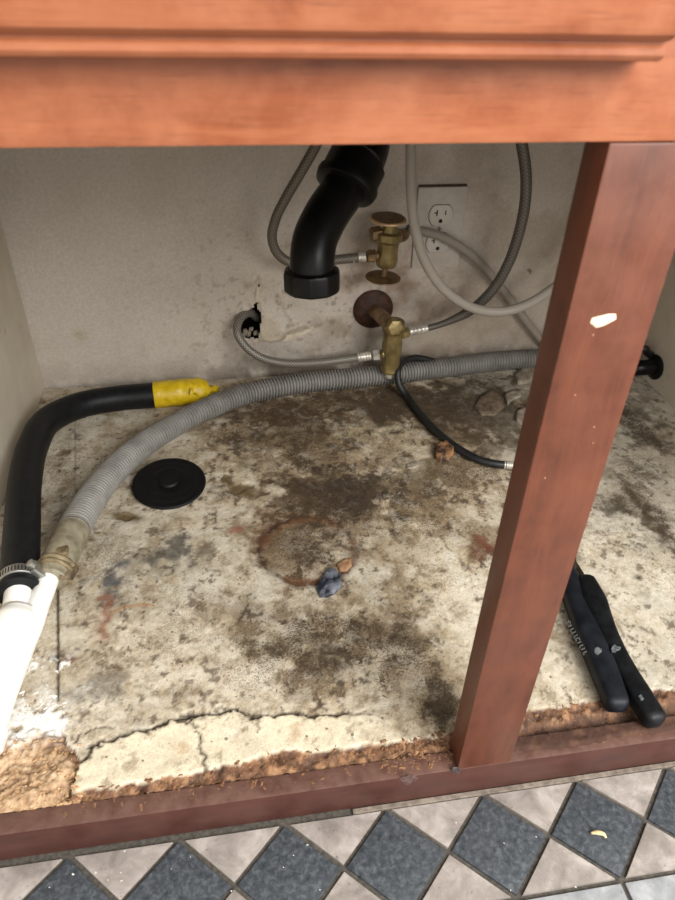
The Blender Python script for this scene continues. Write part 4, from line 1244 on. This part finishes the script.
strokes = []
for k in range(10):
    t0 = k / 10
    bx, by = 567.5 + 18.5 * t0, 623 + 33 * t0
    kind = k % 5
    if kind == 0: strokes += [stroke((bx - 1.5, by), (bx + 2, by - 1.5)), stroke((bx + 2, by - 1.5), (bx + 3, by + .8)), stroke((bx - 1.5, by), (bx - .5, by + 2))]
    elif kind in (1, 3): strokes += [stroke((bx - 1.4, by + .8), (bx + 2.4, by - 1))]
    else: strokes += [stroke((bx - 1.4, by + .8), (bx + 2.4, by - 1)), stroke((bx - 1.2, by + 1), (bx - .2, by + 2.6))]
b = bmesh.new()
for s_ in strokes:
    lo_ = [b.verts.new(P((x, y, 'z', .0196))) for x, y in s_]
    hi_ = [b.verts.new(v.co + Vector((0, 0, .0008))) for v in lo_]
    for i in range(4): b.faces.new((lo_[i], lo_[(i + 1) % 4], hi_[(i + 1) % 4], hi_[i]))
    b.faces.new(hi_); b.faces.new(lo_[::-1])
obj('lettering', b, M['pale_print'], g1)

# ================================================================== SCRAPS AND CRUMBS
def scrap(name, label, cat, pl_, z, m, thick, seed, amp=.0015, group=None, sub=3):
    r_ = random.Random(seed)
    lp2 = []
    n = len(pl_)
    for i in range(n):
        a, c = pl_[i], pl_[(i + 1) % n]
        for k in range(sub):
            u = k / sub
            lp2.append((a[0] * (1 - u) + c[0] * u + r_.uniform(-.4, .4), a[1] * (1 - u) + c[1] * u + r_.uniform(-.4, .4)))
    g = [P((x, y, 'z', 0)) for x, y in lp2]
    b = bmesh.new()
    c = sum(g, Vector()) / len(g)
    c.z = max(floor_z(v.x, v.y) for v in g + [c]) + z
    loops = []
    for k in (1.0, .93, .6, .25):
        ring = []
        for v in g:
            p = Vector((c.x + (v.x - c.x) * k, c.y + (v.y - c.y) * k, c.z))
            zz = thick * (0 if k == 1.0 else 1) + r_.uniform(-amp, amp) * (0.25 if k == 1 else 1)
            ring.append(b.verts.new((p.x, p.y, c.z + max(.0001, zz))))
        loops.append(ring)
    k = len(g)
    for a_, b2 in zip(loops[:-1], loops[1:]):
        for i in range(k):
            j = (i + 1) % k
            b.faces.new((a_[i], a_[j], b2[j], b2[i]))
    b.faces.new(loops[-1])
    bt = [b.verts.new((v.co.x, v.co.y, c.z - .0012)) for v in loops[0]]
    for i in range(k):
        j = (i + 1) % k
        b.faces.new((bt[i], bt[j], loops[0][j], loops[0][i]))
    b.faces.new(bt[::-1])
    for v in b.verts: v.co -= c
    o = obj(name, b, m, None, True); o.location = c
    return tag(o, label, cat, group)


scrap('blue_scrap', 'crumpled blue-grey scrap at the edge of the rust ring', 'scrap', [(316, 590), (322, 578), (329, 569), (336, 570), (340, 577), (342, 586), (336, 593), (327, 598), (320, 598)], .0006, M['blue_scrap'], .0030, 4, .0011)
scrap('orange_scrap', 'small orange-brown scrap on the rim of the rust ring', 'scrap', [(336, 565), (344, 560), (351, 559), (352, 566), (347, 572), (340, 572)], .0008, M['orange_scrap'], .0018, 5, .0006)
scrap('brown_lump', 'small brown cork-like lump beside the black cord', 'scrap', [(433, 453), (437, 447), (445, 445), (452, 448), (454, 455), (449, 461), (440, 462), (435, 459)], .001, M['cork'], .008, 6, .0012)
for i, (pg, lb, mm, th) in enumerate([([(504, 396), (510, 392), (522, 391), (520, 398), (512, 401), (508, 406)], 'pale grey paint chip beneath the corrugated hose end near the post', 'chip_grey', .003),
                                      ([(514, 376), (522, 370), (534, 366), (538, 376), (530, 384), (518, 385)], 'largest grey flake lying against the corrugated hose', 'chip_grey', .004),
                                      ([(480, 398), (492, 390), (502, 398), (504, 408), (494, 416), (482, 416), (474, 408)], 'flat brown flake left of the pale chips', 'chip_brown', .002),
                                      ([(516, 412), (526, 408), (528, 418), (522, 426), (515, 422)], 'pale tan flake at the edge of the wooden post', 'chip_grey', .003),
                                      ([(406, 465), (414, 462), (420, 465), (414, 469), (407, 469)], 'small pale flake on the floor panel left of the cork-like lump', 'chip_grey', .0012)]):
    scrap('paint_chip', lb, 'chip', pg, .0006, M[mm], th, 20 + i, .0009, 'paint chips on the cabinet floor')
sh = obj('straw_shaving', tube([P((591, 833, 'z', ZT + .0022)), P((597, 832.5, 'z', ZT + .0034)), P((604, 834.5, 'z', ZT + .0030)), P((606, 838, 'z', ZT + .0022))], lambda s, L: .0014 * math.sin(math.pi * (.1 + .8 * s / L)) + .0004, .001, 10), M['straw'])
tag(sh, 'pale straw-like shaving on a dark tile', 'shaving')

# dirt lying on top of the rail right of the post
dn = 150
dx_ = np.linspace(.204, XR - .03, dn * 2); dy_ = np.linspace(.0022, .0185, 16)
DX, DY = np.meshgrid(dx_, dy_)
dedge = .0045 + (fbm(DX, DY, 60, 4, 71) - .5) * .006
DZ = RT + .0034 * sstep(0, .006, DY - dedge) + (fbm(DX, DY, 170, 3, 72) - .5) * .0022 - .0016 * (DY < dedge) - .001
idx = np.arange(DX.size).reshape(DX.shape)
dq = np.stack([idx[:-1, :-1], idx[:-1, 1:], idx[1:, 1:], idx[1:, :-1]], -1).reshape(-1, 4)
dcol = np.ones(DX.shape + (3,)) * np.array(lin((72, 48, 38)))
dcol = lay(dcol, sstep(.5, .7, fbm(DX, DY, 150, 3, 73)) * .7, (94, 66, 50))
dcol = np.concatenate([dcol, np.zeros(DX.shape + (1,))], -1).reshape(-1, 4)
drt = obj('dirt_drift', grid_mesh('dirt_drift', np.stack([DX, DY, DZ], -1).reshape(-1, 3), dq, dcol), attr_mat('brown_dirt', .9, .4, 300))
tag(drt, 'dark brown dirt lying along the bottom rail under the pliers', 'dirt', kind='stuff')
ck = obj('caulk_strip', box(.07, XS1, -.0042, -.0002, ZT - .002, ZT + .0008, .0005), M['caulk'], flo)

# crumbs along the rail: uncountable
r2 = np.random.RandomState(12)


def crumbs(name, n, sampler, m, label, smin, smax, flat=.5):
    Vv, Ff = [], []
    for k in range(n):
        x, y, z = sampler()
        s = smin + (smax - smin) * r2.rand() ** 2.5
        base_ = len(Vv)
        th = r2.rand() * 6.28; el = 1 + .7 * r2.rand()
        pts_ = [(-1, -.6, 0), (1, -.7, 0), (.9, .7, 0), (-.8, .6, 0), (-.5, -.3, 1), (.6, .1, .9)]
        for (a, b_, c) in pts_:
            a = a * el * (0.8 + .4 * r2.rand()); b_ = b_ * (0.8 + .4 * r2.rand())
            Vv.append((x + s * (a * math.cos(th) - b_ * math.sin(th)), y + s * (a * math.sin(th) + b_ * math.cos(th)), z + s * c * flat - s * .1))
        for f in [(0, 3, 2, 1), (0, 1, 5, 4), (1, 2, 5), (2, 3, 4, 5), (3, 0, 4)]:
            Ff.append(tuple(base_ + i for i in f))
    me = bpy.data.meshes.new(name); me.from_pydata(Vv, [], Ff)
    o = obj(name, me, m)
    return tag(o, label, 'crumbs', kind='stuff')


def s_edge():
    px = r2.choice([r2.uniform(60, 450), r2.uniform(380, 450), r2.uniform(530, 675)])
    x, _ = W(px, 770 - (px - 300) * .17)
    e = np.interp(x, ex, ey)
    if r2.rand() < .25: y = r2.uniform(.006, .0165); return x, y, RT
    y = r2.uniform(.0172, max(.0185, e + .001)); return x, y, floor_z(x, y)


def s_corner():
    x, y = W(r2.uniform(-20, 80), r2.uniform(738, 815))
    y = max(y, .0178); return x, y, floor_z(x, y)


def s_white():
    x, y = W(r2.normal(38, 18), r2.normal(712, 12)); return x, max(.02, y), floor_z(x, max(.02, y))


def s_floor():
    x, y = W(r2.uniform(70, 560), r2.uniform(395, 700)); return x, y, floor_z(x, y)


def s_tile():
    px = r2.uniform(20, 675); v = at_z(px, r2.uniform(862 - .148 * px + 6, 898), ZT); return v.x, v.y, ZT + .0002


crumbs('wood_crumbs', 900, s_edge, M['crumb'], 'brown wood crumbs along the broken front edge of the floor panel', .0005, .0024)
crumbs('corner_crumbs', 420, s_corner, M['crumb_tan'], 'tan particle board crumbs heaped in the front left corner', .0006, .0024)
crumbs('white_flakes', 70, s_white, M['dust_white'], 'white plaster flakes beneath the white plastic pipe', .0006, .0026)
crumbs('floor_grit', 500, s_floor, M['chip_brown'], 'dark grit scattered over the stained cabinet floor', .0003, .0013)
crumbs('tile_grit', 22, s_tile, M['dust_white'], 'pale specks of dust scattered on the kitchen tiles', .0004, .0011, .3)
